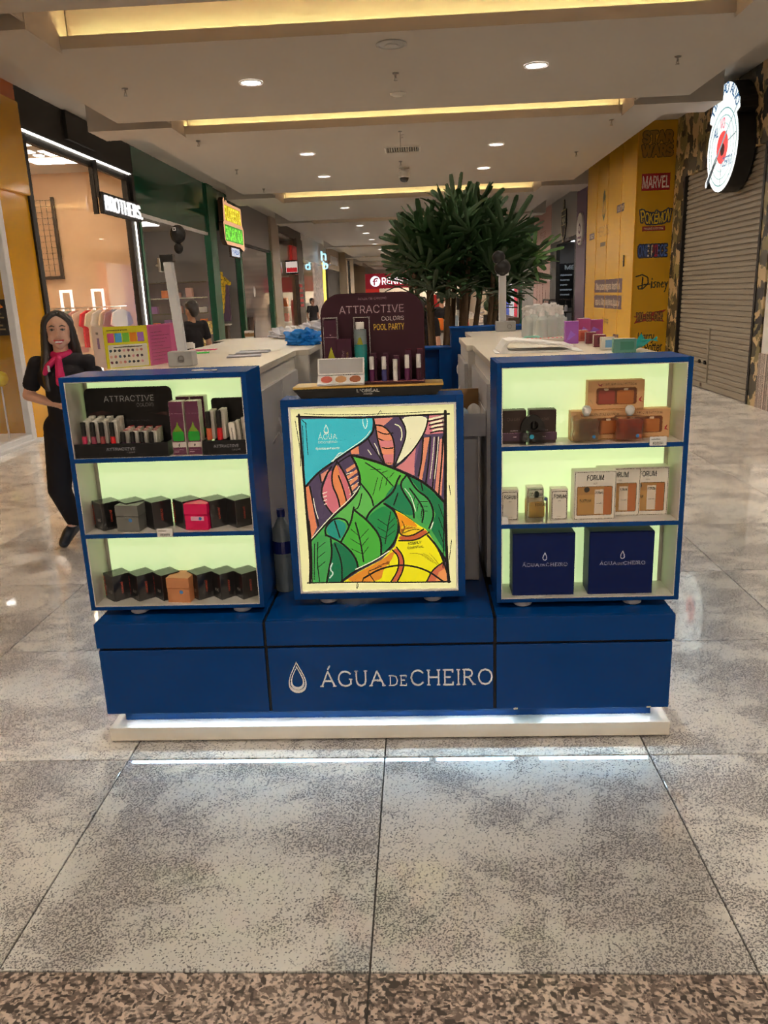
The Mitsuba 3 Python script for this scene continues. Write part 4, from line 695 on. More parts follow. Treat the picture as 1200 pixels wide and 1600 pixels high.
for l, w in [([(722, 690), (755, 780), (752, 850), (830, 856), (905, 812)], 9), ([(750, 882), (860, 882), (940, 830)], 9), ([(710, 940), (750, 980), (748, 1060), (700, 1136)], 9), ([(735, 922), (780, 980), (780, 1060), (738, 1138)], 9), ([(535, 1110), (640, 1050), (780, 1028), (920, 1060), (1030, 1138)], 11), ([(922, 1138), (960, 1060), (1045, 1005)], 9), ([(930, 850), (1000, 930), (1052, 1080)], 12), ([(560, 1080), (600, 1138)], 6), ([(640, 1040), (560, 1070)], 5), ([(530, 1110), (520, 1138)], 7), ([(770, 840), (790, 800), (770, 760)], 5), ([(780, 835), (840, 810), (880, 815)], 5)]: ln(l, w)
for i in range(4): ln([(600+25*i, 1050-14*i), (690, 1010+8*i)], 4, '#7a3410'); ln([(765, 830-6*i), (800+18*i, 790+4*i)], 4, '#8a3a10'); ln([(820+40*i, 960), (880+30*i, 960+10*i), (950+20*i, 1010+12*i)], 3, '#8a7a10')
art.append((affinity.rotate(affinity.translate(text('SIMPLY', .010, True, (0, 0), .050), *hp_([(850, 905)])[0]), 6), '#2a2408')); art.append((affinity.rotate(affinity.translate(text('ESSENTIAL', .009, True, (0, 0), .060), *hp_([(855, 930)])[0]), 6), '#2a2408'))
# frame strokes
for d in (0, 1): ln([(115+8*d, 112), (500, 120+3*d), (1070, 96-2*d)], 10-3*d, sm=False)
for l, w in [([(128, 100), (150, 380), (175, 700), (200, 1010), (195, 1140)], 14), ([(1045, 80), (1046, 420), (1040, 700), (1050, 1000), (1062, 1138)], 17), ([(180, 1140), (500, 1136), (800, 1140), (1072, 1136)], 9), ([(160, 95), (330, 102), (620, 98), (1000, 80)], 3), ([(105, 140), (125, 250), (140, 350), (138, 420)], 4), ([(170, 150), (185, 350)], 4), ([(145, 130), (175, 160)], 4), ([(620, 105), (640, 70), (645, 95)], 3), ([(1068, 540), (1075, 600)], 4), ([(1080, 880), (1065, 1000)], 4), ([(1030, 130), (1040, 400)], 5), ([(208, 1138), (205, 900), (190, 760)], 9), ([(490, 1140), (485, 1185), (500, 1150)], 4), ([(225, 900), (222, 1120)], 5), ([(1035, 700), (1025, 1050)], 6), ([(150, 170), (160, 420)], 4)]: ln(l, w)
cw = '#d8f0e0'; q = hp_([(300, 220)])[0]; dd = affinity.translate(drop(0, 0, .036, .026), q[0], q[1]); art.append((dd.difference(affinity.scale(dd, .62, .62)), cw))
q = hp_([(308, 252)])[0]; art.append((affinity.translate(serif([('ÁGUA', 1.)], .018, .070, .11), *q), cw)); q = hp_([(308, 276)])[0]; art.append((affinity.translate(serif([('DE', 1.), ('CHEIRO', 1.)], .007, .070, .13), *q), cw)); q = hp_([(308, 316)])[0]; art.append((affinity.translate(text('#podeseemsentir', .0085, True, (0, 0), .088), *q), cw))
show('poster', art, frame([ix0, LY+.012, iz0]), t, .55, .6, clip=sbox(0, 0, W_, H_), label='glowing poster of leaves, petals and citrus in bold black outlines')

# counters
def counter(lb, x0, x1, y0, y1, z1, inner, doors, top='cream_laminate'):
    t = thing('white_counter', lb, 'counter')
    add('body', B(x0+.01, x1-.01, y0, y1, .516, z1-.03), 'white_laminate', t)
    add('top', B(x0, x1, y0, y1, z1-.028, z1, .002), top, t)
    s = 1 if inner == x1 else -1
    for i in range(doors):
        a = y0+.03+(y1-y0-.05)*i/doors; b = y0+.03+(y1-y0-.05)*(i+1)/doors-.012
        d = add('door', B(inner-.01*s, inner+.008*s, a, b, .54, z1-.09, .001), 'bin_grey', t)
        ym, zm = (a+b)/2, z1-.30
        add('handle', tube([(inner+.008*s, ym-.08, zm-.02), (inner+.03*s, ym-.05, zm+.02), (inner+.034*s, ym, zm-.015), (inner+.03*s, ym+.05, zm+.02), (inner+.008*s, ym+.09, zm+.06)], .0035, 8), 'chrome', d, smooth=True)
    return t
counter('white counter behind the left display cabinet, with two grey pouches on it', -1.245, -.612, 2.992, 4.0, 1.402, -.612, 2)
t = thing('white_counter', 'open white counter unit further back on the left', 'counter')
add('body', cat(B(-1.245, -.553, 4.004, 4.05, .516, 1.374), B(-1.245, -.553, 4.5, 4.55, .516, 1.374), B(-1.245, -.95, 4.05, 4.5, .516, 1.374), B(-.95, -.56, 4.05, 4.5, .9, .92)), 'white_laminate', t); add('top', B(-1.25, -.548, 4.004, 4.56, 1.374, 1.402, .002), 'cream_laminate', t)
counter('far white counter on the left, heaped with blue and silver bags', -1.245, -.595, 4.565, 5.45, 1.402, -.595, 2)
counter('white counter behind the right display cabinet, with a folded newspaper on it', .26, .915, 2.992, 3.9, 1.402, .26, 2)
counter('middle white counter on the right, set a little further out', .228, .915, 3.904, 4.6, 1.402, .228, 1)
counter('far white counter on the right below the spray bottles', .30, .915, 4.604, 5.25, 1.402, .30, 1)
k = thing('end_panel', 'blue end cabinet seen edge on at the far right of the kiosk', 'cabinet')
add('carcass', B(.212, .93, 5.255, 5.5, .516, 1.415, .001), 'blue_laminate', k)
add('cap', B(.205, .935, 5.25, 5.505, 1.415, 1.43, .001), 'blue_laminate', k)
k = thing('far_light_box', 'plain blue back of the light box on the far side of the kiosk', 'light box')
add('back', cat(B(-.5, .13, 5.3, 5.42, .516, 1.30, .001), B(.13, .21, 5.2, 5.42, .516, 1.30, .001)), 'blue_laminate', k); add('cap', B(-.5, .21, 5.2, 5.42, 1.30, 1.312, .001), 'blue_laminate', k)
# inner cupboard with the pulled-out tray
t = thing('inner_cupboard', 'beige cupboard with a pulled-out cardboard tray between the light box and the right cabinet', 'cupboard')
add('body', B(-.02, .222, 3.06, 3.4, .516, 1.105), 'bin_grey', t); add('front', B(-.015, .218, 3.05, 3.06, .52, 1.10, .001), 'bin_grey', t)
dr_ = add('tray', cat(B(-.02, .25, 3.03, 3.035, 1.115, 1.20), B(-.02, .25, 3.35, 3.355, 1.115, 1.24), B(-.02, -.015, 3.035, 3.35, 1.115, 1.21), B(.245, .25, 3.035, 3.35, 1.115, 1.21), B(-.02, .25, 3.03, 3.355, 1.112, 1.118)), 'bin_grey', t); add('lining', cat(B(-.014, .244, 3.338, 3.348, 1.12, 1.26), B(-.014, .244, 3.04, 3.34, 1.12, 1.125)), 'card_brown', dr_, label='brown cardboard lining')
for i, (x, y) in enumerate([(.05, 3.10), (.10, 3.12), (.16, 3.09), (.21, 3.13)]):
    k = add('tissue', mv(trimesh.creation.icosphere(2, .028), Tm(x, y, 1.19) @ np.diag([1, .8, 1+.3*(i % 2), 1])), ['cloth_sky', 'paper', 'cloth_sky', 'paper'][i]); tag(k, f'crumpled pale tissue, {ORD[i]} from the left in the cardboard tray', 'tissue', 'tissues in the cardboard tray')
for i, (px, py, yy) in enumerate([(718, 577, 4.55), (749, 616, 3.86), (756, 582, 3.6)]):
    q = at(px, py, yy); k = thing('white_tag', ['crumpled white tag hanging at the blue end of the right counters', 'crumpled white tag hanging above the cardboard tray', 'white tag hanging on the nearest right counter door'][i], 'tag')
    add('paper', mv(trimesh.creation.icosphere(2, .5), Tm(*q) @ np.diag([.034, .03, .07, 1])), 'cap_white', k, smooth=True); add('tail', B(q[0]-.006, q[0]+.006, q[1]-.002, q[1]+.002, q[2]-.16, q[2]-.02), 'grey_edge', k)
k = thing('water_bottle', 'clear plastic water bottle with a blue cap behind the left edge of the light box', 'bottle')
q = at(446, 900, 3.0)
add('body', mv(lathe([(0, .0), (.040, 0), (.042, .02), (.040, .06), (.043, .10), (.040, .14), (.043, .16)], 20), Tm(q[0], 3.0, .516)), 'juice_grey', k, smooth=30)
add('shoulder', mv(lathe([(.043, .21), (.040, .25), (.014, .30), (.014, .305), (0, .305)], 20), Tm(q[0], 3., .516)), 'juice_grey', k, smooth=30); add('label_band', mv(lathe([(.0432, .16), (.0435, .16), (.0435, .21), (.0432, .21)], 20), Tm(q[0], 3., .516)), 'blue_bottle', k); add('cap', mv(lathe([(.0, .305), (.016, .305), (.016, .335), (0, .335)], 16), Tm(q[0], 3., .516)), 'blue_bottle', k, label='dark blue cap')

# ------------------------------------------------------------------ goods on the left cabinet
ZT, ZM, ZB = 1.1245, .8415, .5565
def X(px, py, y): return float(at(px, py, y)[0])
def Zp(px, py, y): return float(at(px, py, y)[2])
def carton(name, lb, ct, w, d, h, m, M, group=None, prints=(), parts=(), r=.0015):
    """A box standing on z=0 of M, its front towards -y. prints: (face, layers), face F front, R right, L left, T top; coordinates from the face's middle."""
    t = thing(name, lb, ct, group)
    add('body', mv(B(-w/2, w/2, -d/2, d/2, 0, h, r), M), m, t)
    fr = {'F': frame([0, -d/2, h/2]), 'R': frame([w/2, 0, h/2], u=(0, 1, 0)), 'L': frame([-w/2, 0, h/2], u=(0, -1, 0)), 'T': frame([0, 0, h], u=(1, 0, 0), v=(0, 1, 0))}
    for f, l in prints: show('print', l, M @ fr[f], t)
    return t
def tubes(px, ptop, pbot, y, r, col, lb, group=None, capm='black_plastic', split=.36, zb=None, ct='lip gloss'):
    z0 = Zp(px, pbot, y) if zb is None else zb; z1 = Zp(px, ptop, y); x = X(px, (ptop+pbot)/2, y); h = z1-z0
    t = thing('lip_gloss', lb, ct, group)
    add('vial', mv(lathe([(0, 0), (r*.92, 0), (r, .002), (r, h*split), (0, h*split)], 18), Tm(x, y, z0)), col, t, smooth=30)
    add('cap', mv(lathe([(0, h*split), (r*.96, h*split), (r*.96, h-.002), (r*.88, h), (0, h)], 18), Tm(x, y, z0)), capm, t, smooth=30)
    return t, x, z0, z1
def stand(lb, pl, pr, ptop, bl, br, btop, rad, titles, yf=2.748, yb=2.862):
    t = thing('display_tray', lb, 'display stand')
    x0, x1 = X(pl, ptop, yf), X(pr, ptop, yf); zt = Zp((pl+pr)/2, ptop, yf)
    add('tray', cat(B(x0, x1, yf, yf+.004, ZT, zt, .001), B(x0, x0+.004, yf, yb, ZT, zt), B(x1-.004, x1, yf, yb, ZT, zt), B(x0, x1, yf, yb, ZT, ZT+.012)), 'dark_carton', t)
    bx0, bx1 = X(bl, btop, yb), X(br, btop, yb); bz = Zp((bl+br)/2, btop, yb)
    add('back_board', mv(extr(rr(bx0, ZT-.05, bx1, bz, rad).intersection(sbox(-9, ZT+.0125, 9, 9)), .004), frame([0, yb+.004, 0])), 'dark_carton', t)
    show('tray_print', [(text('ATTRACTIVE', .010, True, ((x0+x1)/2+.005, (ZT+zt)/2), .105 if titles else .09), '#6c6c70'), (text('COLORS', .0055, False, ((x0+x1)/2+.04, (ZT+zt)/2-.011), .030), '#707074')], frame([0, yf, 0]), t)
    if titles:
        c = X(201, 622, yb)
        show('board_print', [(text('ATTRACTIVE', .021, False, (c, Zp(200, 627, yb)), .186), '#909094'), (text('COLORS', .013, False, (X(227, 634, yb), Zp(227, 635, yb)), .064), '#707074'), (Polygon([(bx0+.012, bz-.092), (bx0+.06, bz-.082), (bx0+.10, bz-.092), (bx0+.06, bz-.102), (bx0+.012, bz-.102)]), '#2a0a0a'), (Polygon([(bx1-.07, bz-.10), (bx1-.04, bz-.092), (bx1-.002, bz-.098), (bx1-.03, bz-.106)]), '#2c0a0c'), (text('LONG LASTING MATTE GLOSS', .005, False, ((bx0+bx1)/2+.02, bz-.125), .10), '#3c3c3e')], frame([0, yb, 0]), t)
    return t, zt
stand('wide black lip gloss stand with a rounded back board, top shelf of the left cabinet', 109, 262, 693, 129, 267, 605, .022, True)
stand('narrow black cardboard lip gloss stand in the top right corner of the left cabinet', 316, 385, 688, 329, 392, 621, .012, False)
LC = ['lip_pink', 'lip_mauve', 'lip_brown', 'lip_red', 'lip_wine', 'lip_wine', 'lip_brown', 'lip_wine']
names8 = ['first', 'second', 'third', 'fourth']
for i, px in enumerate((131.0, 145.5, 159.5, 175.5)):
    tt, x, z0, z1 = tubes(px, 660, 694, 2.765, .0088, LC[i], f'tall black capped lip gloss, {names8[i]} from the left in the wide stand')
    for j in range(3):
        carton('gloss_carton', f'slim white carton behind the {names8[i]} tall lip gloss, row {"one two three".split()[j]}', 'carton', .019, .024, z1-z0+.004+.004*j, 'ivory_carton', Tm(x+.006, 2.789+.026*j, z0), 'white cartons behind the tall lip glosses')
for i, px in enumerate((192.5, 207.5, 221.5, 236.5)):
    tt, x, z0, z1 = tubes(px, 675, 695, 2.765, .0088, LC[4+i], f'short black capped lip gloss, {names8[i]} short one from the left in the wide stand', split=.2)
    for j in range(3):
        k = carton('short_carton', f'short red-topped carton behind the {names8[i]} short lip gloss, row {"one two three".split()[j]}', 'carton', .019, .024, z1-z0+.003+.003*j, 'ivory_carton', Tm(x+.006, 2.789+.026*j, z0), 'short cartons in the wide stand', prints=[('T', [(sbox(-.009, -.011, .009, .011), '#8a2020')])])
for i, (px, m, c) in enumerate(((326, 'lip_orange', 'orange'), (342.5, 'lip_red', 'red'))):
    tt, x, z0, z1 = tubes(px, 643 if i == 0 else 641, 687, 2.765, .0095, m, f'black capped lip gloss with {c} colour at the front of the narrow stand', split=.42)
    for j in range(2): carton('gloss_carton', f'slim white carton behind the {c} lip gloss, row {"one two".split()[j]}', 'carton', .020, .026, z1-z0+.002, 'ivory_carton', Tm(x+.008, 2.79+.029*j, z0), 'white cartons in the narrow stand')
for i, px in enumerate((364, 372, 379)):
    x = X(px, 660, 2.78); carton('gloss_carton', ['slim ivory carton leaning forward in the narrow stand', 'white carton second from the right in the narrow stand', 'white carton at the right end of the narrow stand'][i], 'carton', .022 if i == 0 else .012, .03, .095+.006*i, 'ivory_carton', Tm(x, 2.785+.018*i, ZT+.014, ry=-.06), 'white cartons in the narrow stand',
        prints=[('F', [(sbox(-.002, -.02, .002, .03), '#8c8880')])] if i == 0 else ())
cgreen = lambda w, h: [(sbox(-w/2+.001, -h/2+.001, w/2-.001, h/2-.001), '#4a1a33'), (sbox(-w/2+.002, h*.27, w/2-.002, h*.275), '#a08a98'), (Polygon([(0, h*.13), (w*.10, h*.04), (w*.34, -h*.05), (w*.40, -h*.1), (-w*.40, -h*.1), (-w*.34, -h*.05), (-w*.10, h*.04)]), '#5d7a1c'), (rr(-w*.42, -h*.24, w*.42, -h*.06, .008), '#0e7a1e'), (sbox(-w/2+.001, -h*.36, w/2-.001, -h*.26), '#c8bdb8'), (drop(0, -h*.34, h*.06), '#221018'), (sbox(-w*.4, -h*.41, w*.3, -h*.40), '#8a6a7c'), (sbox(-w*.4, -h*.45, -w*.05, -h*.435), '#b8a8b0')]
for i, (pl, pr, y) in enumerate(((266, 287, 2.762), (289, 313, 2.762), (277, 300, 2.83), (300, 322, 2.83))):
    x = (X(pl, 660, y)+X(pr, 660, y))/2; w = .050; h = Zp(285, 627, 2.762)-ZT if i < 2 else .200
    carton('green_carton', ['tall plum carton with a green flask picture, left one of the front pair', 'tall plum carton with a green flask picture, right one of the front pair', 'tall plum carton half hidden behind the left of the front pair', 'tall plum carton half hidden behind the right of the front pair'][i], 'carton', w, .05, h, 'ivory_carton', Tm(x, y+.025, ZT), prints=[('F', cgreen(w, h))])
# dark fragrance cartons standing corner forward
def corner_box(px, py0, py1, zs, lb, y=2.833, a=.78, s=.078, rose=True):
    x = X(px, (py0+py1)/2, y); h = .104
    red = [(affinity.rotate(text('colcci', .0165, True, (0, 0), .076), 90, origin=(0, 0)), '#c8321e')]
    mvx = lambda l, dx, dz=0: [(affinity.translate(g, dx, dz), c) for g, c in l]
    fr_ = mvx(red, -.026) + ([(text('ROSÉ', .010, True, (.010, -.020), .024), '#8c8880'), (sbox(.012, -.042, .024, -.040), '#5c5850')] if rose else [])
    rt = [(affinity.rotate(text('colcci', .009, True, (0, 0), .045), 90, origin=(0, 0)), '#a03c28')] + ([(sbox(.014, -.045, .030, -.028), '#2c2c2a')] if rose else [])
    carton('fragrance_carton', lb, 'carton', s, s, h, 'wrapped_carton', Tm(x, y, zs, rz=a), None, prints=[('L', fr_), ('F', rt)])
PM, PB = [168, 207, 247, 294, 336, 375], [185, 223, 261, 316, 351, 385]
for i, px in enumerate(PM): corner_box(px, 780, 825, ZM, f'black fragrance carton on the middle shelf, {ORD[i]} from the left', rose=i == 0, a=.80-.01*i)
for i, px in enumerate(PB): corner_box(px, 890, 935, ZB, f'black rose fragrance carton on the bottom shelf, {ORD[i]} from the left', a=.80-.01*i)
def tester(px, py0, py1, pw, zs, m, lb, y, rz, stick='#3c78b0'):
    w = .088; h = .100; x = X(px, py1, y-.04)
    t = thing('tester_box', lb, 'box'); M = Tm(x, y, zs, rz=rz)
    add('base', mv(B(-w/2, w/2, -w/2, w/2, 0, h*.58, .002), M), m, t); add('lid', mv(B(-w/2-.001, w/2+.001, -w/2-.001, w/2+.001, h*.585, h, .002), M), m, t)
    show('sticker', [(Point(.012, -.006).buffer(.007), stick)] + ([(sbox(-.02, -.014, .03, .002), '#d8a0b8'), (Point(.016, -.006).buffer(.006), '#2a6098')] if m == 'red_cube' else []), M @ frame([0, -w/2, h*.5]), t)
tester(204, 787, 832, 45, ZM, 'grey_cube', 'dark grey cube box with a blue dot in front of the black cartons, middle shelf', 2.806, -.12)
tester(310.5, 784, 829, 43, ZM, 'red_cube', 'bright red cube box on the middle shelf of the left cabinet', 2.806, -.10)
tester(282.5, 895, 940, 41, ZB, 'orange_cube', 'orange brown cube box on the bottom shelf of the left cabinet', 2.806, -.10)
def price_tag(px, py, y, lb, w=.058, h=.032):
    t = thing('price_tag', lb, 'price tag'); p = at(px, py, y)
    add('holder', B(p[0]-w/2, p[0]+w/2, y-.004, y-.001, p[2]-h/2, p[2]+h/2, .0006), 'paper', t)
    show('print', [(sbox(-w*.42, .005, w*.1, .009), '#8a8884')]+[(sbox(-w*.30+.0022*i, -h*.38, -w*.30+.0022*i+.0009+.0006*(i % 3 == 0), -h*.08), '#2c2a28') for i in range(16)], frame([p[0], y-.004, p[2]]), t)
price_tag(258, 832, 2.739, 'white price tag with a barcode on the middle shelf edge of the left cabinet')
price_tag(1028, 689, 2.739, 'white price tag with a barcode on the top shelf edge of the right cabinet')

# ------------------------------------------------------------------ goods on the right cabinet
def gift(px, py, y, zs, lb, rz=0.):
    w, h, d = .196, .104, .045; x = X(px, py, y)
    win = rr(-w*.34, -h*.30, w*.36, h*.24, .008)
    M = Tm(x, y+d/2, zs, rz=rz); t = carton('gift_box', lb, 'gift box', w, d, h, 'peach_gift', M, prints=[('F', [(text('GARDEN COLLECTION', .0085, False, (.012, h*.33), .115), '#5c3418'), (Polygon([(-.056, .036), (-.066, .046), (-.060, .034), (-.050, .032), (-.046, .044)]), '#8c2430'), (Polygon([(-.085, -.022), (-.092, -.012), (-.078, -.030)]), '#2c4a58'), (Polygon([(.080, -.014), (.090, -.006), (.086, -.018), (.093, -.026), (.080, -.022)]), '#a82c30'), (sbox(-w/2+.002, -h/2+.003, w/2-.002, -h/2+.005), '#a07038'), (win.buffer(.002), '#8c5828'), (win, '#5a2c14'), (rr(-.060, -.03, -.004, .017, .006), '#7c3428'), (rr(.004, -.03, .062, .017, .006), '#9a5a2a'), (rr(-.042, .016, -.026, .024, .003), '#c8b8a0'), (rr(.026, .016, .042, .024, .003), '#c8b8a0')])])
gift(936, 640, 2.815, ZT, 'peach gift set box, lower left of the three on the top shelf')
gift(1004, 640, 2.833, ZT, 'peach gift set box, lower right of the three on the top shelf', -.02)
gift(963, 610, 2.826, ZT+.104, 'peach gift set box lying on top of the other two', -.02)
def flask(px, pl, pr, ptop, pbot, lb, juice, y=2.785):
    t = thing('perfume_bottle', lb, 'perfume bottle'); x = X(px, pbot, y); w = X(pr, 660, y)-X(pl, 660, y); h = Zp(px, ptop, y)-ZT; gh = h*.68
    o = Polygon([(-w*.46, 0), (w*.46, 0), (w*.5, gh*.25), (w*.46, gh*.6), (w*.5, gh*.92), (w*.40, gh), (w*.1, gh*.985), (-w*.1, gh*.985), (-w*.40, gh), (-w*.5, gh*.92), (-w*.46, gh*.6), (-w*.5, gh*.25)]).buffer(.002)
    M = Tm(x, y, ZT+.0025) @ frame([0, .014, 0])
    add('glass', mv(extr(o, .028), M), 'bottle_glass', t); add('perfume', mv(extr(affinity.scale(o, .86, .80, origin=(0, gh*.3)), .018), M @ Tm(0, 0, .005)), juice, t, label='coloured perfume inside')
    add('cap', mv(lathe([(0, 0), (.009, 0), (.011, .006), (.015, .012), (.0165, .022), (.014, .031), (.008, .036), (0, .037)], 20), Tm(x, y, ZT+.0025+gh+.001)), 'cap_white', t, smooth=True, label='round white cap'); show('sticker', [(Point(w*.26, gh*.2).buffer(.006), '#3878b4')], M @ Tm(0, 0, .0285), t)
flask(915, 892, 936, 633, 690, 'clear square perfume bottle with a white ball cap, left of the pink one', 'juice_pale')
flask(982, 959, 1005, 633, 691, 'pink square perfume bottle with a white ball cap before the gift boxes', 'juice_pink')
for i, (pl, pr) in enumerate(((782, 822), (827, 869))):
    x0, x1 = X(pl, 665, 2.79), X(pr, 665, 2.79); h = .118
    carton('black_carton', ['black perfume carton with a mauve band at the left wall of the top shelf', 'black perfume carton with a mauve band right of the rounded bottle'][i], 'carton', x1-x0, .05, h, 'brown_carton', Tm((x0+x1)/2, 2.816, ZT), prints=[('F', [(sbox(-.05, -.048, .05, -.022), '#3c2436'), (text('Ousei', .012, False, (0, .022), .046), '#4a3c34'), (sbox(-.012, -.014, .018, -.012), '#b8aeb4'), (sbox(-.05, -.022, .05, -.0205), '#8c6c84'), (sbox(.0, -.037, .012, -.034), '#b8aeb4')])])
t = thing('perfume_bottle', 'rounded black capped bottle with clear base before the black cartons', 'perfume bottle')
x = X(832, 680, 2.775); w = .085
add('base', B(x-w/2, x+w/2, 2.762, 2.795, ZT, ZT+.050, .004), 'bottle_glass', t); add('perfume', B(x-w/2+.008, x+w/2-.008, 2.768, 2.789, ZT+.008, ZT+.042, .003), 'juice_smoke', t)
dome = Polygon([(-.042, 0)]+[(.042*math.cos(a)*-1, .052*math.sin(a)) for a in np.linspace(0, math.pi, 16)]+[(.042, 0)]); hole = Point(.004, .016).buffer(.015)
add('cap', mv(extr(dome.difference(hole), .024), frame([x, 2.791, ZT+.051])), 'black_plastic', t, label='black arched cap'); show('sticker', [(Point(-.004, .028).buffer(.008), '#2c98b8')], frame([x, 2.7618, ZT]), t); add('spray', cyl([x+.004, 2.78, ZT+.055], [x+.004, 2.78, ZT+.082], .007, 12), 'black_matte', t)
def forum_(px, py0, y, lb, w=.060, h=.115, d=.045):
    x = X(px, 790, y); carton('white_carton', lb, 'carton', w, d, h, 'ivory_carton', Tm(x, y+d/2, ZM), prints=[('F', [(sbox(-w/2+.003, -h/2+.003, w/2-.003, h/2-.008).difference(sbox(-w/2+.005, -h/2+.005, w/2-.005, h/2-.010)), '#4a4238'), (text('FORUM', .0135, True, (.001, h*.20), w*.70), '#181410'), (text('n23', .004, True, (0, h*.10)), '#5c5448'), (sbox(-.008, -h*.40, .008, -h*.39), '#a89c88')])])
forum_(797, 760, 2.79, 'white perfume carton at the left wall of the middle shelf'); forum_(836, 760, 2.82, 'white perfume carton behind the square amber bottle'); forum_(874, 754, 2.785, 'white perfume carton right of the square amber bottle')
t = thing('perfume_bottle', 'square amber perfume bottle with a clear cap on the middle shelf', 'perfume bottle')
x = X(838, 800, 2.772); M = Tm(x, 2.775, ZM, rz=.12)
add('glass', mv(B(-.040, .040, -.014, .014, 0, .088, .004), M), 'bottle_glass', t); add('perfume', mv(B(-.029, .029, -.009, .009, .016, .072, .004), M), 'juice_gold', t, label='amber perfume inside'); add('collar', mv(lathe([(0, .089), (.008, .089), (.008, .108), (.004, .112), (0, .112)], 16), M), 'black_plastic', t, smooth=30); add('cap', mv(B(-.024, .024, -.012, .012, .090, .122, .002), M), 'bottle_glass', t, label='clear block cap')
show('print', [(text('FORUM', .012, True, (.012, .058), .040), '#181410'), (Point(.030, .084).buffer(.006), '#24406c')], M @ frame([0, -.0142, 0]), t)
def big(px0, px1, y, lb, rz):
    x0, x1 = X(px0, 770, y), X(px1, 770, y); w, h, d = .150, .180, .055
    win = rr(-w*.42, -h*.40, w*.40, h*.18, .004)
    carton('perfume_set', lb, 'gift box', w, d, h, 'ivory_carton', Tm((x0+x1)/2, y+d/2, ZM, rz=rz), prints=[('F', [(sbox(-w/2+.003, -h/2+.003, w/2-.003, h/2-.004).difference(sbox(-w/2+.0045, -h/2+.0045, w/2-.0045, h/2-.0055)), '#5c5448'), (text('FORUM', .019, True, (0, h*.31), .060), '#181410'), (text('n23', .005, True, (0, h*.23)), '#6c6458'), (win.buffer(.0015), '#4a3c2c'), (win, '#9a7040'), (sbox(-w*.40, -h*.38, .0, h*.02), '#a88048'), (text('FORUM', .011, True, (-.034, -.024), .040), '#3a2a14'), (Point(-.030, .022).buffer(.010), '#2c2620'), (sbox(-.001, -h*.38, .030, h*.12), '#d4c8b8'), (text('FORUM', .009, True, (.015, .006), .026), '#181410'), (sbox(.005, -.030, .026, -.028), '#6c6458'), (sbox(.032, -h*.40, w*.39, h*.17), '#9c5c34')])])
big(896, 963, 2.775, 'white perfume set box with a window, nearest of the three on the middle shelf', .03); big(934, 1001, 2.812, 'white perfume set box with a window, middle of the three on the middle shelf', .03); big(977, 1046, 2.816, 'white perfume set box with a window, rightmost of the three on the middle shelf', -.02)
# shift the middle one behind the first
k = thing('tag_holder', 'small white plastic tag holder at the left end of the middle shelf edge', 'tag holder'); p = at(789, 812, 2.742); add('clip', cat(B(p[0]-.010, p[0]+.012, 2.742, 2.765, ZM, ZM+.024, .002)), 'cap_white', k); add('base', B(p[0]-.012, p[0]+.014, 2.742, 2.77, ZM, ZM+.004), 'cap_white', k)
for i, (pl, pr) in enumerate(((801, 898), (920, 1021))):
    x0, x1 = X(pl, 880, 2.765), X(pr, 880, 2.765); w = x1-x0; h = Zp(850, 833, 2.765)-ZB
    t = carton('blue_gift_box', ['large royal blue gift box with white drop print, left one on the bottom shelf', 'large royal blue gift box with white drop print, right one on the bottom shelf'][i], 'gift box', w, .10, h, 'gift_blue', Tm((x0+x1)/2, 2.815, ZB), r=.003,
        prints=[('F', [(affinity.translate(serif(AGUA, .0125, .165, .10), .004, -.006), '#b8bccc'), (affinity.translate(drop(0, 0, .034, .024), .004, .016).difference(affinity.translate(drop(0, 0, .022, .015), .004, .0195)), '#b8bccc')])])

# ------------------------------------------------------------------ on the light box: the plum display stand and its goods
LZ = 1.3045
t = thing('gold_tray', 'black tapering display tray with a gold mirror top, lying on the light box', 'tray')
yt = 2.815; x0, x1 = X(457, 603, yt), X(693, 598, yt); b0, b1 = X(471, 622, yt), X(681, 616, yt)
tz = LZ+.040
add('body', mv(extr(Polygon([(b0, LZ), (b1, LZ), (x1, tz-.008), (x0, tz-.008)]), .135), frame([0, yt+.135, 0])), 'black_plastic', t); add('gold_top', B(x0, x1, yt, yt+.135, tz-.008, tz, .001), 'gold_foil', t, label='gold mirror top plate')
show('lettering', [(text("L'ORÉAL", .0105, True, (0, .013), .080), '#c8c4bc'), (text('PARIS', .005, True, (0, .004), .030), '#a8a49c')], frame([X(575, 612, yt), yt-.0002, LZ+.004]), t)
ds = thing('plum_display', 'plum cardboard display board with rounded top standing on the gold tray', 'display stand')
yb = 2.940; z0 = tz+.0005
bx0, bx1 = X(502, 520, yb), X(663, 520, yb); bz = Zp(585, 457, yb)
add('back_board', mv(extr(rr(bx0, z0-.1, bx1, bz, .075).intersection(sbox(-9, z0, 9, 9)), .006), frame([0, yb+.006, 0])), 'plum_board', ds)
f0, f1 = X(498, 590, 2.85), X(664, 590, 2.85)
pinks = [(sbox(f0, i*.0037, f1, (i+1)*.0037), '#%02x%02x%02x' % (int(190-12*i), int(130-11*i), int(100+1*i))) for i in range(8)]
add('step', B(f0, f1, 2.848, yb, z0, z0+.006), 'plum_board', ds); show('step_print', [(affinity.translate(affinity.scale(g, 1, 2.1, origin=(0, 0)), 0, 0), c) for g, c in pinks], frame([0, 2.848, z0+.006], u=(1, 0, 0), v=(0, 1, .001)), ds, label='pink to violet printed base')
cx = X(585, 510, yb)
def tx(s, px0, px1, py, h, col, bold=False): return (text(s, h, bold, ((X(px0, py, yb)+X(px1, py, yb))/2, Zp((px0+px1)/2, py, yb)), X(px1, py, yb)-X(px0, py, yb)), col)
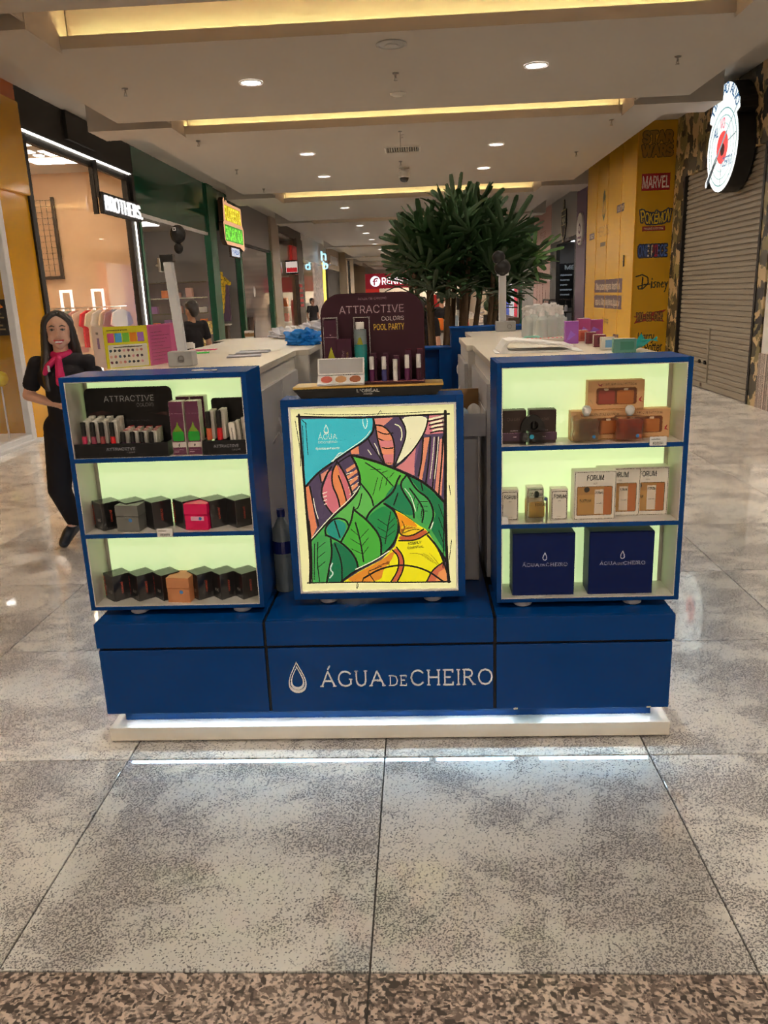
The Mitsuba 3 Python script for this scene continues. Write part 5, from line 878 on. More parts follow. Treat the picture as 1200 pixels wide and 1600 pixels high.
show('board_print', [tx('ÁGUA DE CHEIRO', 559, 604, 468, .0075, '#8a7480'), tx('ATTRACTIVE', 530, 631, 489, .027, '#a08c94'), tx('COLORS', 596, 631, 500.5, .015, '#c8bcc0'), tx('POOL PARTY', 584, 632, 515, .021, '#c09a34', True)], frame([0, yb, 0]), ds)
def acrylic(name, lb, pl, pr, ptop, y, z0, m=None):
    t = thing(name, lb, 'perfume bottle' if m else 'box'); x0, x1 = X(pl, ptop, y), X(pr, ptop, y); h = Zp(pl, ptop, y)-z0; w = x1-x0
    add('case', cat(*[B(a-.0008, a+.0008, y+b, y+b+.0016, z0, z0+h) for a in (x0, x1) for b in (0, .03)], B(x0, x1, y, y+.0024, z0+h-.0024, z0+h), B(x0, x1, y+.03, y+.0324, z0+h-.0024, z0+h), B(x0-.001, x0+.001, y, y+.03, z0+h-.0024, z0+h), B(x1-.001, x1+.001, y, y+.03, z0+h-.0024, z0+h)), 'grey_metal', t, label='clear case edges')
    return t, (x0+x1)/2, w, h
t, x, w, h = acrylic('tall_box', 'tall plum box with a green flask picture left on the plum display', 504, 525.5, 497, 2.902, z0+.006)
add('body', B(x-w/2+.002, x+w/2-.002, 2.904, 2.930, z0+.0062, z0+h-.003), 'plum_carton', t); show('print', [(sbox(-w*.46, h*.22, w*.46, h*.228), '#9a8a90'), (Point(0, h*.26).buffer(.0025), '#9a8a90'), (Polygon([(0, h*.08), (w*.40, -h*.2), (-w*.40, -h*.2)]), '#8c8a1c'), (rr(-w*.38, -h*.42, w*.38, -h*.16, .006), '#0c6a12')]+[(sbox(a*w, -h*.40, a*w+.002, -h*.2), '#1c8a24') for a in (-.15, .12)], frame([x, 2.9038, z0+h/2]), t)
t, x, w, h = acrylic('tall_bottle', 'tall two-tone teal bottle with a white cap on the plum display', 552, 576, 496, 2.902, z0+.006, 1)
yb2 = 2.910; bx = X(563.5, 545, yb2)
zt1, zt2, zt3 = (Zp(563, v, yb2)-z0-.0065 for v in (538, 514, 503))
add('lower', mv(lathe([(0, 0), (.022, 0), (.023, .004), (.023, zt1), (0, zt1)], 24), Tm(bx, yb2, z0+.0065)), 'juice_teal', t, smooth=30, label='teal liquid'); add('upper', mv(lathe([(0, zt1), (.023, zt1), (.023, zt2-.004), (.018, zt2), (0, zt2)], 24), Tm(bx, yb2, z0+.0065)), 'juice_grey', t, smooth=30); add('cap', mv(lathe([(0, zt2), (.0155, zt2), (.0155, zt3-.001), (.014, zt3), (0, zt3)], 24), Tm(bx, yb2, z0+.0065)), 'cap_white', t, smooth=30, label='white cap')
show('print', [(Polygon([(-.011, zt1), (.011, zt1), (.004, zt1+.025), (-.004, zt1+.025)]), '#7c7a1c'), (sbox(-.012, .022, -.007, .034), '#d8dcd8'), (sbox(-.004, .022, .001, .034), '#d8dcd8'), (sbox(.004, .022, .012, .034), '#d8dcd8')], frame([bx, yb2-.0236, z0+.0065]), t)
x0, x1 = X(526, 545, 2.892), X(549, 545, 2.892)
carton('plum_box', 'small plum carton between the tall box and the teal bottle', 'carton', x1-x0, .024, Zp(535, 530, 2.892)-z0-.006, 'plum_carton', Tm((x0+x1)/2, 2.905, z0+.0062), prints=[('F', [(affinity.rotate(text('ATTRACTIVE', .008, False, (0, 0), .07), 90, origin=(0, 0)), '#a08c94'), (affinity.translate(affinity.rotate(text('POOL', .006, True, (0, 0), .022), 90, origin=(0, 0)), .014, .02), '#a08430')])])
t = thing('makeup_palette', 'open white palette of three round powders with a grey mirror on the gold tray', 'palette')
yp = 2.819; x0, x1 = X(495, 590, yp), X(569, 590, yp); w = x1-x0; xm = (x0+x1)/2; M = Tm(xm, yp, tz+.001, rx=-(math.pi/2-1.0))
M = Tm(xm, yp, tz+.0015) @ Tm(rx=.62)
pw = .046
add('tray', mv(B(-w/2, w/2, 0, pw, 0, .009, .001), M), 'cap_white', t)
HIN = M @ Tm(0, pw, .0095) @ Tm(rx=.62)
add('lid', mv(B(-w/2, w/2, 0, .060, 0, .006, .001), HIN), 'cap_white', t); add('mirror', mv(B(-w/2+.006, w/2-.006, .005, .056, .006, .0064), HIN), 'pouch_grey', t, label='grey mirror')
for i, c in enumerate(('#c86a5c', '#c8996c', '#a8684a')):
    mm = mat('powder_%d' % i, lin(c), .8, .1)
    add('powder', mv(trimesh.creation.cylinder(radius=.0200, height=.0016, sections=28), M @ Tm((-1+i)*.051, pw*.5, .0094) @ np.diag([1, .86, 1, 1])), mm, t, label=['coral powder', 'sand powder', 'brown powder'][i])
for i, (px, top, m, lb) in enumerate(((581, 557, 'lip_wine', 'wine'), (600, 557, 'nail_blue', 'blue violet'), (617.5, 561, 'cap_white', 'all white'), (636, 554, 'lip_wine', 'tall plum'), (654, 553, 'plum_carton', 'tall dark plum'))):
    y = 2.876; z = z0+.0065; x = X(px, 575, y); h = Zp(px, top, y)-z; r = .0085
    t = thing('nail_polish', f'white capped {lb} gloss bottle, {ORD[i]} from the left on the plum display', 'gloss bottle')
    add('vial', mv(lathe([(0, 0), (r, 0), (r*1.05, .002), (r*1.05, h*.44), (r*.6, h*.48), (0, h*.48)], 18), Tm(x, y, z)), m, t, smooth=30); add('cap', mv(lathe([(0, h*.48), (r, h*.48), (r, h-.002), (r*.9, h), (0, h)], 18), Tm(x, y, z)), 'cap_white', t, smooth=30, label='white cap')
    if i == 2: show('drop_mark', [(drop(0, 0, .010).difference(drop(0, .0015, .006)), '#4a4a4c')], frame([x, y-r-.0004, z+h*.55]), t)
    carton('slim_carton', f'slim plum carton behind the {lb} gloss bottle', 'carton', .022, .022, h+.010+(.006 if i > 2 else 0), 'plum_carton', Tm(x+.006, y+.026, z), prints=[('T', [(sbox(-.010, -.010, .010, .010), '#7a2c38' if i > 2 else '#8a7c84')])])

# ------------------------------------------------------------------ on the left counters
CT = 1.4025
def lying(name, lb, ct, px, py, w, d, h, m, rz=0, z=CT, **k):
    p = onz(px, py, z); t = thing(name, lb, ct, k.get('group')); add('body', mv(B(-w/2, w/2, -d/2, d/2, 0, h, min(.003, h*.4)), Tm(p[0], p[1], z, rz=rz)), m, t); return t, p
a_, b_, c_ = onz(170, 577, CT), onz(236, 572, CT), onz(272, 549, CT)
t = thing('colour_chart', 'folded colour chart with yellow and pink pages standing on the left counter', 'leaflet')
def page(p, q, h, name, lay, th=.004):
    p, q = np.array(p[:2]), np.array(q[:2]); L = np.linalg.norm(q-p); u = (q-p)/L; M = frame([*p, CT], u=(*u, 0))
    add('panel', mv(B(0, L, 0, h, -th, 0), M), 'paper', t); show(name, lay(L, h), M, t); return L
yc = 3.12
A_, B_, C_ = (X(168, 577, 3.20), 3.20), (X(236, 573, 3.30), 3.30), (X(278, 560, 3.52), 3.52)
D_ = (X(150, 575, 3.42), 3.42)
hh = .165
dots = lambda L, h: [(Point(L*(.12+.1*i), h*(.14+.14*j)).buffer(.0055), ['#5a2430', '#2c2028', '#c89a88', '#a8605a', '#2c4450', '#16141a', '#16141a', '#c88a90'][(i+2*j) % 8]) for i in range(8) for j in range(3)]
page(A_, B_, hh, 'yellow_page', lambda L, h: [(sbox(0, 0, L, h), '#c8be1e'), (sbox(L*.08, h*.9, L*.55, h*.92), '#4a4410')]+[(sbox(L*(.08+.17*i), h*.62, L*(.08+.17*i)+L*.15, h*.84), c) for i, c in enumerate(('#a83c6c', '#3a86b8', '#5a9a2c', '#d07a1c', '#8c5aa0'))]+[(sbox(L*.07, h*.02, L*.96, h*.56), '#cfcabc'), (sbox(L*.2, h*.49, L*.85, h*.515), '#4a443c')]+dots(L, h))
page(B_, C_, hh, 'pink_page', lambda L, h: [(sbox(0, 0, L, h), '#b04a78'), (sbox(L*.06, h*.02, L*.80, h*.96), '#a03a6c')]+[(sbox(L*.1, h*(.12+.085*i), L*(.5+.08*(i % 4)), h*(.135+.085*i)), '#6c1c44') for i in range(9)])
page(D_, A_, hh, 'white_page', lambda L, h: [(sbox(0, 0, L, h), '#d8d0d4'), (sbox(L*.42, h*.45, L*.62, h*.72), '#6c5c90'), (sbox(L*.4, h*.8, L*.6, h*.86), '#6c6c74')])
t = thing('camera_stand', 'metal post on a grey box base with black round heads, on the left counter', 'stand')
p = onz(283, 573, CT); yb_ = p[1]+.03
q0, q1 = X(263, 570, p[1]), X(302, 570, p[1]); zb = Zp(283, 549, p[1])
add('base', B(q0, q1, p[1], p[1]+.07, CT, zb, .003), 'grey_metal', t)
kx = (q0+q1)/2
add('lock', cat(mv(trimesh.creation.annulus(.010, .014, .008, sections=20), frame([kx+.004, p[1]-.001, (CT+zb)/2])), mv(B(-.012, .012, -.003, .003, 0, .008), frame([kx+.004, p[1]-.001, (CT+zb)/2-.005]))), 'dark_chrome', t)
ytop = p[1]+.05; xb, xt_ = X(285, 545, ytop), X(263, 410, ytop); zt_ = Zp(262, 408, ytop)
post = B(-.0165, .0165, -.0165, .0165, 0, zt_-zb); lean = math.atan2(xt_-xb, zt_-zb)
add('post', mv(post, Tm(xb, ytop, zb-.002, ry=lean)), 'alu', t)
add('head', mv(B(-.030, .022, -.02, .02, 0, .028, .003), Tm(xt_+.002, ytop, zt_-.004)), 'black_matte', t)
add('bracket', cat(B(xt_-.036, xt_-.026, ytop-.022, ytop+.02, zt_-.04, zt_+.012, .002), B(xt_-.045, xt_-.03, ytop-.024, ytop-.016, zt_-.02, zt_-.012)), 'chrome', t)
add('clear_plate', B(xt_+.024, xt_+.046, ytop-.024, ytop-.020, zt_-.05, zt_+.032), 'pane', t)
for i, (px, py, r) in enumerate(((278, 366, .034), (279, 388, .020))):
    qz = at(px, py, ytop+.05); add('round_head', mv(trimesh.creation.icosphere(3, r), Tm(*qz) @ np.diag([.9, .5, 1.05, 1])), 'black_plastic', t, smooth=True)
show('white_mark', [(sbox(-.007, -.007, .007, .007).difference(sbox(-.003, -.003, .003, .003)), '#c8c8c8')], frame([X(272, 358, ytop+.03), ytop+.03, Zp(272, 358, ytop+.03)]), t)
k, p = lying('paper_strip', 'crumpled white paper strip lying on the blue cabinet top', 'paper', 322, 579, .075, .022, .002, 'paper', .08, 1.4135)
add('flap', mv(B(-.05, -.01, -.008, .012, .001, .005), Tm(p[0], p[1], 1.4135, rz=.15)), 'paper', k)
for i, (px, py, rz) in enumerate(((382, 557, .15), (396, 551, .02))):
    k, p = lying('grey_pouch', ['grey foil pouch lying nearest on the left counter', 'grey foil pouch lying behind the first on the left counter'][i], 'pouch', px, py, .155, .11, .006, 'grey_paper', rz)
    add('seal', mv(B(-.075, .075, .047, .055, .006, .009), Tm(p[0], p[1], CT, rz=rz)), 'grey_edge', k)
k, p = lying('green_leaflet', 'bright green leaflet on the left counter behind the metal post', 'leaflet', 308, 552, .12, .08, .003, 'leaf_pale', .2); scene[k+'__body']['bsdf'] = {'type': 'ref', 'id': mat('bright_green', (.03, .42, .04), .5)}
k, p = lying('red_leaflet', 'pink red leaflet on the left counter behind the green one', 'leaflet', 318, 547, .14, .08, .003, 'cloth_rose', .1); scene[k+'__body']['bsdf'] = {'type': 'ref', 'id': mat('bright_rose', (.55, .05, .13), .5)}
t = thing('card_holder', 'small white plastic card holder beside the metal post', 'holder'); p = onz(293, 545, CT); q = (p[0], p[1]+.02)
add('body', cat(B(q[0]-.03, q[0]+.03, q[1], q[1]+.006, CT, CT+.034, .002), B(q[0]-.03, q[0]-.022, q[1], q[1]+.03, CT, CT+.022), B(q[0]+.018, q[0]+.03, q[1], q[1]+.03, CT, CT+.026), B(q[0]-.03, q[0]+.03, q[1], q[1]+.03, CT, CT+.004)), 'cap_white', t)
# heap of bags
def crumple(p, r, m, lb, i):
    s = trimesh.creation.icosphere(3, 1.); v = s.vertices; n = meshkit.fbm(v*1.6+i*7.3, 4, i); ridge = np.abs(meshkit.noise(v*3.1+i*3.7, i)-.5)*2
    s.vertices = v*(.35+.75*n+.55*ridge)[:, None]*np.array(r); s.vertices[:, 2] = np.maximum(s.vertices[:, 2], -r[2]*.45)
    k = add('gift_bag', s, m, M=Tm(p[0], p[1], CT+r[2]*.46, rz=i*1.3)); tag(k, lb, 'bag')
BG = [(452, 528, .12, 'foil', 'crumpled silver bag at the left of the bag heap'), (462, 523, .13, 'paper', 'crumpled white bag in the middle of the bag heap'), (490, 522, .12, 'foil', 'crumpled silver bag at the right of the bag heap'), (476, 519, .14, 'paper', 'crumpled white bag under the blue one'), (438, 526, .09, 'foil', 'small silver bag at the far left edge of the bag heap'), (498, 517, .10, 'grey_paper', 'crumpled grey bag by the plum display')]
for i, (px, py, r, m, lb) in enumerate(BG): p = onz(px, py, CT); crumple(p, (r, r*.9, .035+.012*(i % 3)), m, lb, i)
p = onz(476, 527, CT+.04); crumple((p[0], p[1], 0), (.125, .10, .062), 'blue_bag', 'bright blue bag on top of the bag heap', 9)
t = thing('side_shelf', 'narrow dark edged tray table left of the bag heap, with small things on it', 'table'); p = onz(395, 537, 1.40)
add('top', B(p[0]-.45, p[0]+.35, 5.6, 5.95, 1.35, 1.38, .002), 'cream_laminate', t); add('edge', B(p[0]-.45, p[0]+.35, 5.59, 5.6, 1.32, 1.38), 'black_matte', t)
for a in (-.4, .3): add('leg', B(p[0]+a-.02, p[0]+a+.02, 5.75, 5.79, 0, 1.35), 'black_matte', t)
k = thing('small_cup', 'small white cup on the narrow tray table', 'cup'); add('body', mv(lathe([(0, 0), (.03, 0), (.036, .06), (.033, .06), (.028, .005), (0, .005)], 16), Tm(X(390, 528, 5.75), 5.75, 1.38)), 'cap_white', k); add('sleeve', mv(lathe([(.0325, .02), (.0345, .045), (.035, .045), (.033, .02)], 16), Tm(X(390, 528, 5.75), 5.75, 1.38)), 'card_brown', k)

# ------------------------------------------------------------------ on the right counters
t = thing('newspaper', 'folded newspaper with a rolled edge lying on the right counter', 'newspaper')
p = onz(790, 553, CT); x0, y0 = p[0]-.02, p[1]
pr = [(a_, b_*1.45) for a_, b_ in [(0, .0), (.30, .0), (.30, .004), (.06, .005), (.03, .009), (.024, .020), (.034, .030), (.06, .032), (.16, .024), (.29, .014), (.29, .018), (.16, .029), (.06, .037), (.028, .034), (.012, .020), (.0, .006)]]
add('fold', mv(extr(Polygon(pr).buffer(.0004), .22), frame([x0, y0+.22, CT]) @ Tm(0, 0, 0)), 'paper', t)
show('print', [(sbox(.10+.0*i, .02+.03*i, .26, .026+.03*i), '#8a8884') for i in range(6)], frame([x0, y0, CT+.0275*1.45], u=(1, 0, -.075), v=(0, 1, 0)), t)
add('under_sheet', mv(B(-.02, .33, -.01, .20, 0, .003), Tm(x0, y0+.02, CT+.0, rz=-.05)), 'paper', t)
for i, (px, py, s, h, d, m, c) in enumerate(((977, 551, .085, .052, .045, 'teal_box', 'green marbled'), (951, 547, .055, .050, .05, 'sky_box', 'pale blue'), (938, 542, .05, .050, .05, 'wine_box', 'dark wine'), (924, 537, .045, .05, .05, 'wine_box', 'wine and white'), (911, 533, .045, .05, .05, 'rust_box', 'rust red'))):
    p = onz(px, py, CT); carton('soap_box', f'small {c} box standing in the row along the right counter', 'box', s, d, h, m if i != 1 else 'bone_box', Tm(p[0], p[1]+d/2, CT, rz=-.1), prints=[('T', [(sbox(-s/2+.001, -d/2+.001, s/2-.001, d/2-.001), '#cfc8ba')]), ('L', [(sbox(-d/2+.001, -h/2+.001, d/2-.001, h/2-.001), '#cfc8ba' if i else '#6c9c88')]), ('F', [(sbox(-s*.2, -h*.3, s*.4, h*.3), ['#2c6450', '#6c9cc0', '#3c0c14', '#4a0c18', '#8c3424'][i])])])
for i, (px, py, w, d, h, m, c) in enumerate(((894, 537, .06, .06, .10, 'lilac', 'violet'), (914, 528, .06, .09, .095, 'magenta_box', 'magenta'), (930, 526, .08, .06, .085, 'magenta_box', 'dark magenta'))):
    p = onz(px, py, CT); carton('scent_box', f'{c} box among the taller boxes on the right counter', 'box', w, d, h, m, Tm(p[0], p[1]+d/2, CT, rz=-.08), prints=[('T', [(sbox(-w/2+.001, -d/2+.001, w/2-.001, d/2-.001), '#a890a8')]), ('F', [(Polygon([(-w*.4, -h*.4), (w*.3, -h*.1), (-w*.1, h*.1)]), '#8c5cb8')])])
t = thing('fish_bottle', 'teal glass bottle shaped like a leaping fish at the right corner of the counter', 'bottle')
p = onz(1003, 549, CT); S_ = [(-.055, .020, .004), (-.04, .028, .022), (-.01, .034, .028), (.02, .040, .025), (.045, .046, .016), (.07, .056, .008), (.085, .060, .003)]
b = m3.Manifold.batch_hull([m3.Manifold.sphere(r, 20).translate((x, 0, z)) for x, z, r in S_[:3]]); 
parts_ = [m3.Manifold.batch_hull([m3.Manifold.sphere(r, 20).translate((x, 0, z)), m3.Manifold.sphere(r2, 20).translate((x2, 0, z2))]) for (x, z, r), (x2, z2, r2) in zip(S_, S_[1:])]
mm = parts_[0]
for q in parts_[1:]: mm = mm + q
ms = mm.to_mesh(); fm = trimesh.Trimesh(ms.vert_properties[:, :3], ms.tri_verts)
add('body', mv(fm, Tm(p[0]-.01, p[1]+.04, CT+.002, s=.66)), 'teal_glass', t, smooth=True); add('fin', mv(extr(Polygon([(0, 0), (.03, 0), (.015, .022)]), .004), Tm(p[0]-.01, p[1]+.042, CT+.044) @ frame([0, 0, 0])), 'teal_glass', t); add('tail', mv(extr(Polygon([(0, -.004), (.02, .010), (.024, .004), (.018, 0), (.026, -.008)]), .005), Tm(p[0]+.045, p[1]+.042, CT+.042) @ frame([0, 0, 0])), 'teal_glass', t)
t = thing('camera_stand', 'metal post on a grey box base with black round heads, on the right counter', 'stand')
p = onz(790, 518, CT); yb_ = p[1]; q0, q1 = X(776, 517, yb_), X(806, 517, yb_); zb = Zp(790, 502, yb_)
add('base', B(q0, q1, yb_, yb_+.1, CT, zb, .003), 'grey_metal', t); add('lock', mv(trimesh.creation.annulus(.010, .015, .008, sections=20), frame([(q0+q1)/2+.02, yb_-.001, (CT+zb)/2])), 'dark_chrome', t)
xp = X(785, 460, yb_+.05); zt_ = Zp(784, 428, yb_+.05); add('post', B(xp-.022, xp+.022, yb_+.03, yb_+.074, zb, zt_, .002), 'alu', t); add('bracket', B(xp-.032, xp+.036, yb_+.02, yb_+.08, zt_-.01, zt_+.03, .003), 'cap_white', t)
for px, py, r in ((785, 418, .050), (779, 402, .040)): q = at(px, py, yb_+.03); add('round_head', mv(trimesh.creation.icosphere(3, r), Tm(*q) @ np.diag([1, .6, 1, 1])), 'black_plastic', t, smooth=True)
sp_body = mikit.ply(lathe([(0, 0), (.032, 0), (.034, .004), (.034, .075), (.030, .100), (.014, .118), (.013, .122), (0, .122)], 20), 'mint', 30)
sp_head = mikit.ply(cat(lathe([(0, .120), (.016, .120), (.016, .142), (.010, .148), (.009, .158), (0, .158)], 16), B(-.030, .012, -.008, .008, .152, .172, .003), B(-.036, -.030, -.004, .004, .156, .166), mv(B(-.003, .003, -.006, .006, 0, .030), Tm(-.020, 0, .124, ry=.4))), 'cap_white')
mat('bottle_milk', (.55, .60, .58), .25, .5)
BO = [(824, 526), (834, 522), (846, 519), (858, 517), (870, 519), (828, 520), (840, 515), (853, 512), (866, 511), (876, 524), (862, 526), (846, 528)]
for i, (px, py) in enumerate(BO):
    p = onz(px, py, CT); t = thing('spray_bottle', f'spray bottle with white trigger head, {ORD[i%5]} from left in the {("front", "back", "middle")[i//5]} row of the cluster', 'spray bottle', 'spray bottles on the far right counter')
    M = Tm(p[0], p[1], CT, rz=.6*math.sin(i*2.1), s=.92); add('body', sp_body, 'bottle_milk', t, M=M); add('trigger_head', sp_head, 'cap_white', t, M=M, label='white trigger head')
k, p = lying('candy_tray', 'low tray of red striped sachets before the spray bottles', 'tray', 862, 533, .30, .06, .016, 'bone_box', -.1, group=None); show('print', [(sbox(-.14+.02*i, -.025, -.13+.02*i, .025), '#d83440') for i in range(14)], Tm(p[0], p[1], CT+.016, rz=-.1), k); 
k, p = lying('green_sachets', 'glossy green sachets before the spray bottles', 'sachets', 832, 531, .10, .05, .012, 'mint', .2); add('fold', mv(B(-.04, .03, -.02, .02, .012, .02, .003), Tm(p[0], p[1], CT, rz=.5)), 'mint', k)

# ------------------------------------------------------------------ palm
t = palm = thing('fan_palm', 'tall dark green fan palm with many thin trunks behind the kiosk', 'palm')
def leaf_mesh(n, L, seed):
    r = np.random.default_rng(seed); V, Fc = [], []
    V0, F0 = tube([(-.02, 0, 0), (.0, 0, 0)], .004, 5).vertices, None
    ms = []
    for i in range(n):
        a = math.radians(-105 + 210*i/(n-1) + r.uniform(-5, 5)); l = L*(1-.25*abs(i/(n-1)-.5)*2)*r.uniform(.88, 1.06); w = .021*r.uniform(.85, 1.2)
        dr_ = r.uniform(-.10, .16); ca, sa = math.cos(a), math.sin(a); P = []
        for k, s in enumerate((0, .3, .6, .92, 1.)):
            ww = w*(.22, .75, 1., .9, .55)[k]; zz = .05*math.sin(s*1.6)-dr_*s*s*l*2.2
            for e, f in ((-1, 0), (0, -.35), (1, 0)):
                P.append((ca*l*s - sa*ww*e, sa*l*s + ca*ww*e, zz + f*ww))
        f = []
        for k in range(4):
            for e in range(2): A = k*3+e; f += [[A, A+3, A+4], [A, A+4, A+1]]
        ms.append(trimesh.Trimesh(P, f, process=False))
    return cat(ms)
LV = [mikit.ply(leaf_mesh(n, L, s), 'palm_leaf', True) for n, L, s in ((9, .34, 1), (11, .37, 2), (8, .31, 3), (10, .35, 4), (12, .36, 5))]
pcx, pcy = .32, 6.62
add('pot', mv(lathe([(0, 0), (.24, 0), (.32, .46), (.335, .50), (.30, .50), (.28, .44), (0, .43)], 32), Tm(pcx, pcy, 0)), 'terracotta', t, smooth=30); add('soil', mv(trimesh.creation.cylinder(radius=.285, height=.02, sections=32), Tm(pcx, pcy, .44)), 'soil', t)
prng = np.random.default_rng(21)
def aim(d, up=(0, 0, 1), roll=0.):
    d = np.array(d, float); d /= np.linalg.norm(d); s = np.cross(up, d); s = s/np.linalg.norm(s) if np.linalg.norm(s) > 1e-3 else np.array([1., 0, 0]); n = np.cross(d, s)
    M = np.eye(4); M[:3, 0], M[:3, 1], M[:3, 2] = d, s*math.cos(roll)+n*math.sin(roll), n*math.cos(roll)-s*math.sin(roll); return M
STEMS = [(-.30, -.02, 1.80), (-.18, .12, 1.98), (-.08, -.12, 2.02), (.05, .05, 2.10), (.10, -.1, 1.99), (.20, .08, 2.02), (.27, -.06, 1.84), (-.20, -.16, 1.74), (.0, .18, 2.10), (.33, .10, 1.90), (-.34, .08, 1.92), (.12, .2, 1.95)]
pet = []
for i, (sx, sy, h) in enumerate(STEMS):
    b = np.array([pcx-.06+sx*.62, pcy+sy*.8, .44]); top = np.array([pcx+sx*1.25, pcy+sy*1.3, h])
    sx *= .86; top[0] = pcx+sx*1.25
    pts = [b+(top-b)*s+np.array([.02*math.sin(i*2+s*4), .015*math.cos(i+s*5), 0]) for s in np.linspace(0, 1, 9)]
    add('stem', tube(pts, [.030-.012*s for s in np.linspace(0, 1, 9)], 9), 'palm_bark', t, smooth=True)
    nl = 11
    for j in range(nl):
        s = j/(nl-1) if sx > -.1 else .22+.78*j/(nl-1); az = i*1.1+j*2.4+prng.uniform(-.3, .3); el = math.radians(-4+62*s+prng.uniform(-10, 10))
        o = pts[-1]-np.array([0, 0, .34*(1-s)]); out = np.array([math.cos(az)*math.cos(el), math.sin(az)*math.cos(el)*.9, math.sin(el)])
        if out @ np.array([np.sign(sx)*.6, 0, .2]) < -.45: out[0] *= -1
        pl = prng.uniform(.14, .26); e = o+out*pl; 
        pet.append(tube([o, o+out*pl*.5+np.array([0, 0, .012]), e], .0045, 5))
        d2 = out+np.array([0, 0, -.10]); tip = e+d2*.33
        if (tip[0] < pcx-.37 and tip[2] < 1.86) or tip[0] < pcx-.62 or tip[2] < 1.60: continue
        M = aim(d2, roll=prng.uniform(-.7, .7)); M[:3, 3] = e; M[:3, :3] *= prng.uniform(.8, 1.0)
        add('leaf', LV[(i*3+j) % 5], 'palm_leaf', t, M=M)
q = at(834, 402, 6.55); o = np.array([pcx+.3, pcy, 1.60]); pet.append(tube([o, (o+q)/2+np.array([0, 0, .05]), q], .006, 6))
M = aim(q-o+np.array([0, 0, -.1]), roll=.9); M[:3, 3] = q; M[:3, :3] *= .80; add('leaf', LV[0], 'palm_leaf_light', t, M=M)
add('leaf_stalks', cat(pet), 'palm_leaf', t, smooth=True); labels[[k for k in scene if k.endswith('leaf_stalks')][0]] = {'kind': 'stuff'}

# ------------------------------------------------------------------ people
def blob(chains, edge=.016, it=12):
    """One smooth surface round chains of (point, radius)."""
    M = None
    for ch in chains:
        sp = [m3.Manifold.sphere(r, 18).translate(tuple(map(float, p))) for p, r in ch]
        if len(sp) == 1: q = sp[0]; M = q if M is None else M+q
        for a, b in zip(sp, sp[1:]):
            q = m3.Manifold.batch_hull([a, b]); M = q if M is None else M+q
    ms = M.refine_to_length(edge).to_mesh(); m = trimesh.Trimesh(ms.vert_properties[:, :3], ms.tri_verts, process=True)
    trimesh.smoothing.filter_taubin(m, iterations=it); return m
def ell(c, r): s = trimesh.creation.icosphere(3, 1.); return mv(s, Tm(*c) @ np.diag([*r, 1]))
def hand(w, d, side, up):
    """Palm and five fingers from the wrist w along d, slightly curled; side points to the thumb."""
    w, d, side, up = (np.array(v, float) for v in (w, d, side, up)); ch = [[(w, .022), (w+d*.04, .022)]]
    for i, (o, l) in enumerate(((-.030, .055), (-.010, .068), (.010, .074), (.028, .066))):
        b = w+d*.082+side*o; m_ = b+d*l*.5+up*-.004; e = m_+d*l*.42-up*.018
        ch += [[(w+d*.03+side*o*.6, .014), (b, .0105), (m_, .0092), (e, .0078)]]
    th = w+d*.03+side*.032; ch += [[(w+d*.01+side*.015, .015), (th, .0125), (th+d*.035+side*.016, .0105), (th+d*.062+side*.012, .0085)]]
    return ch
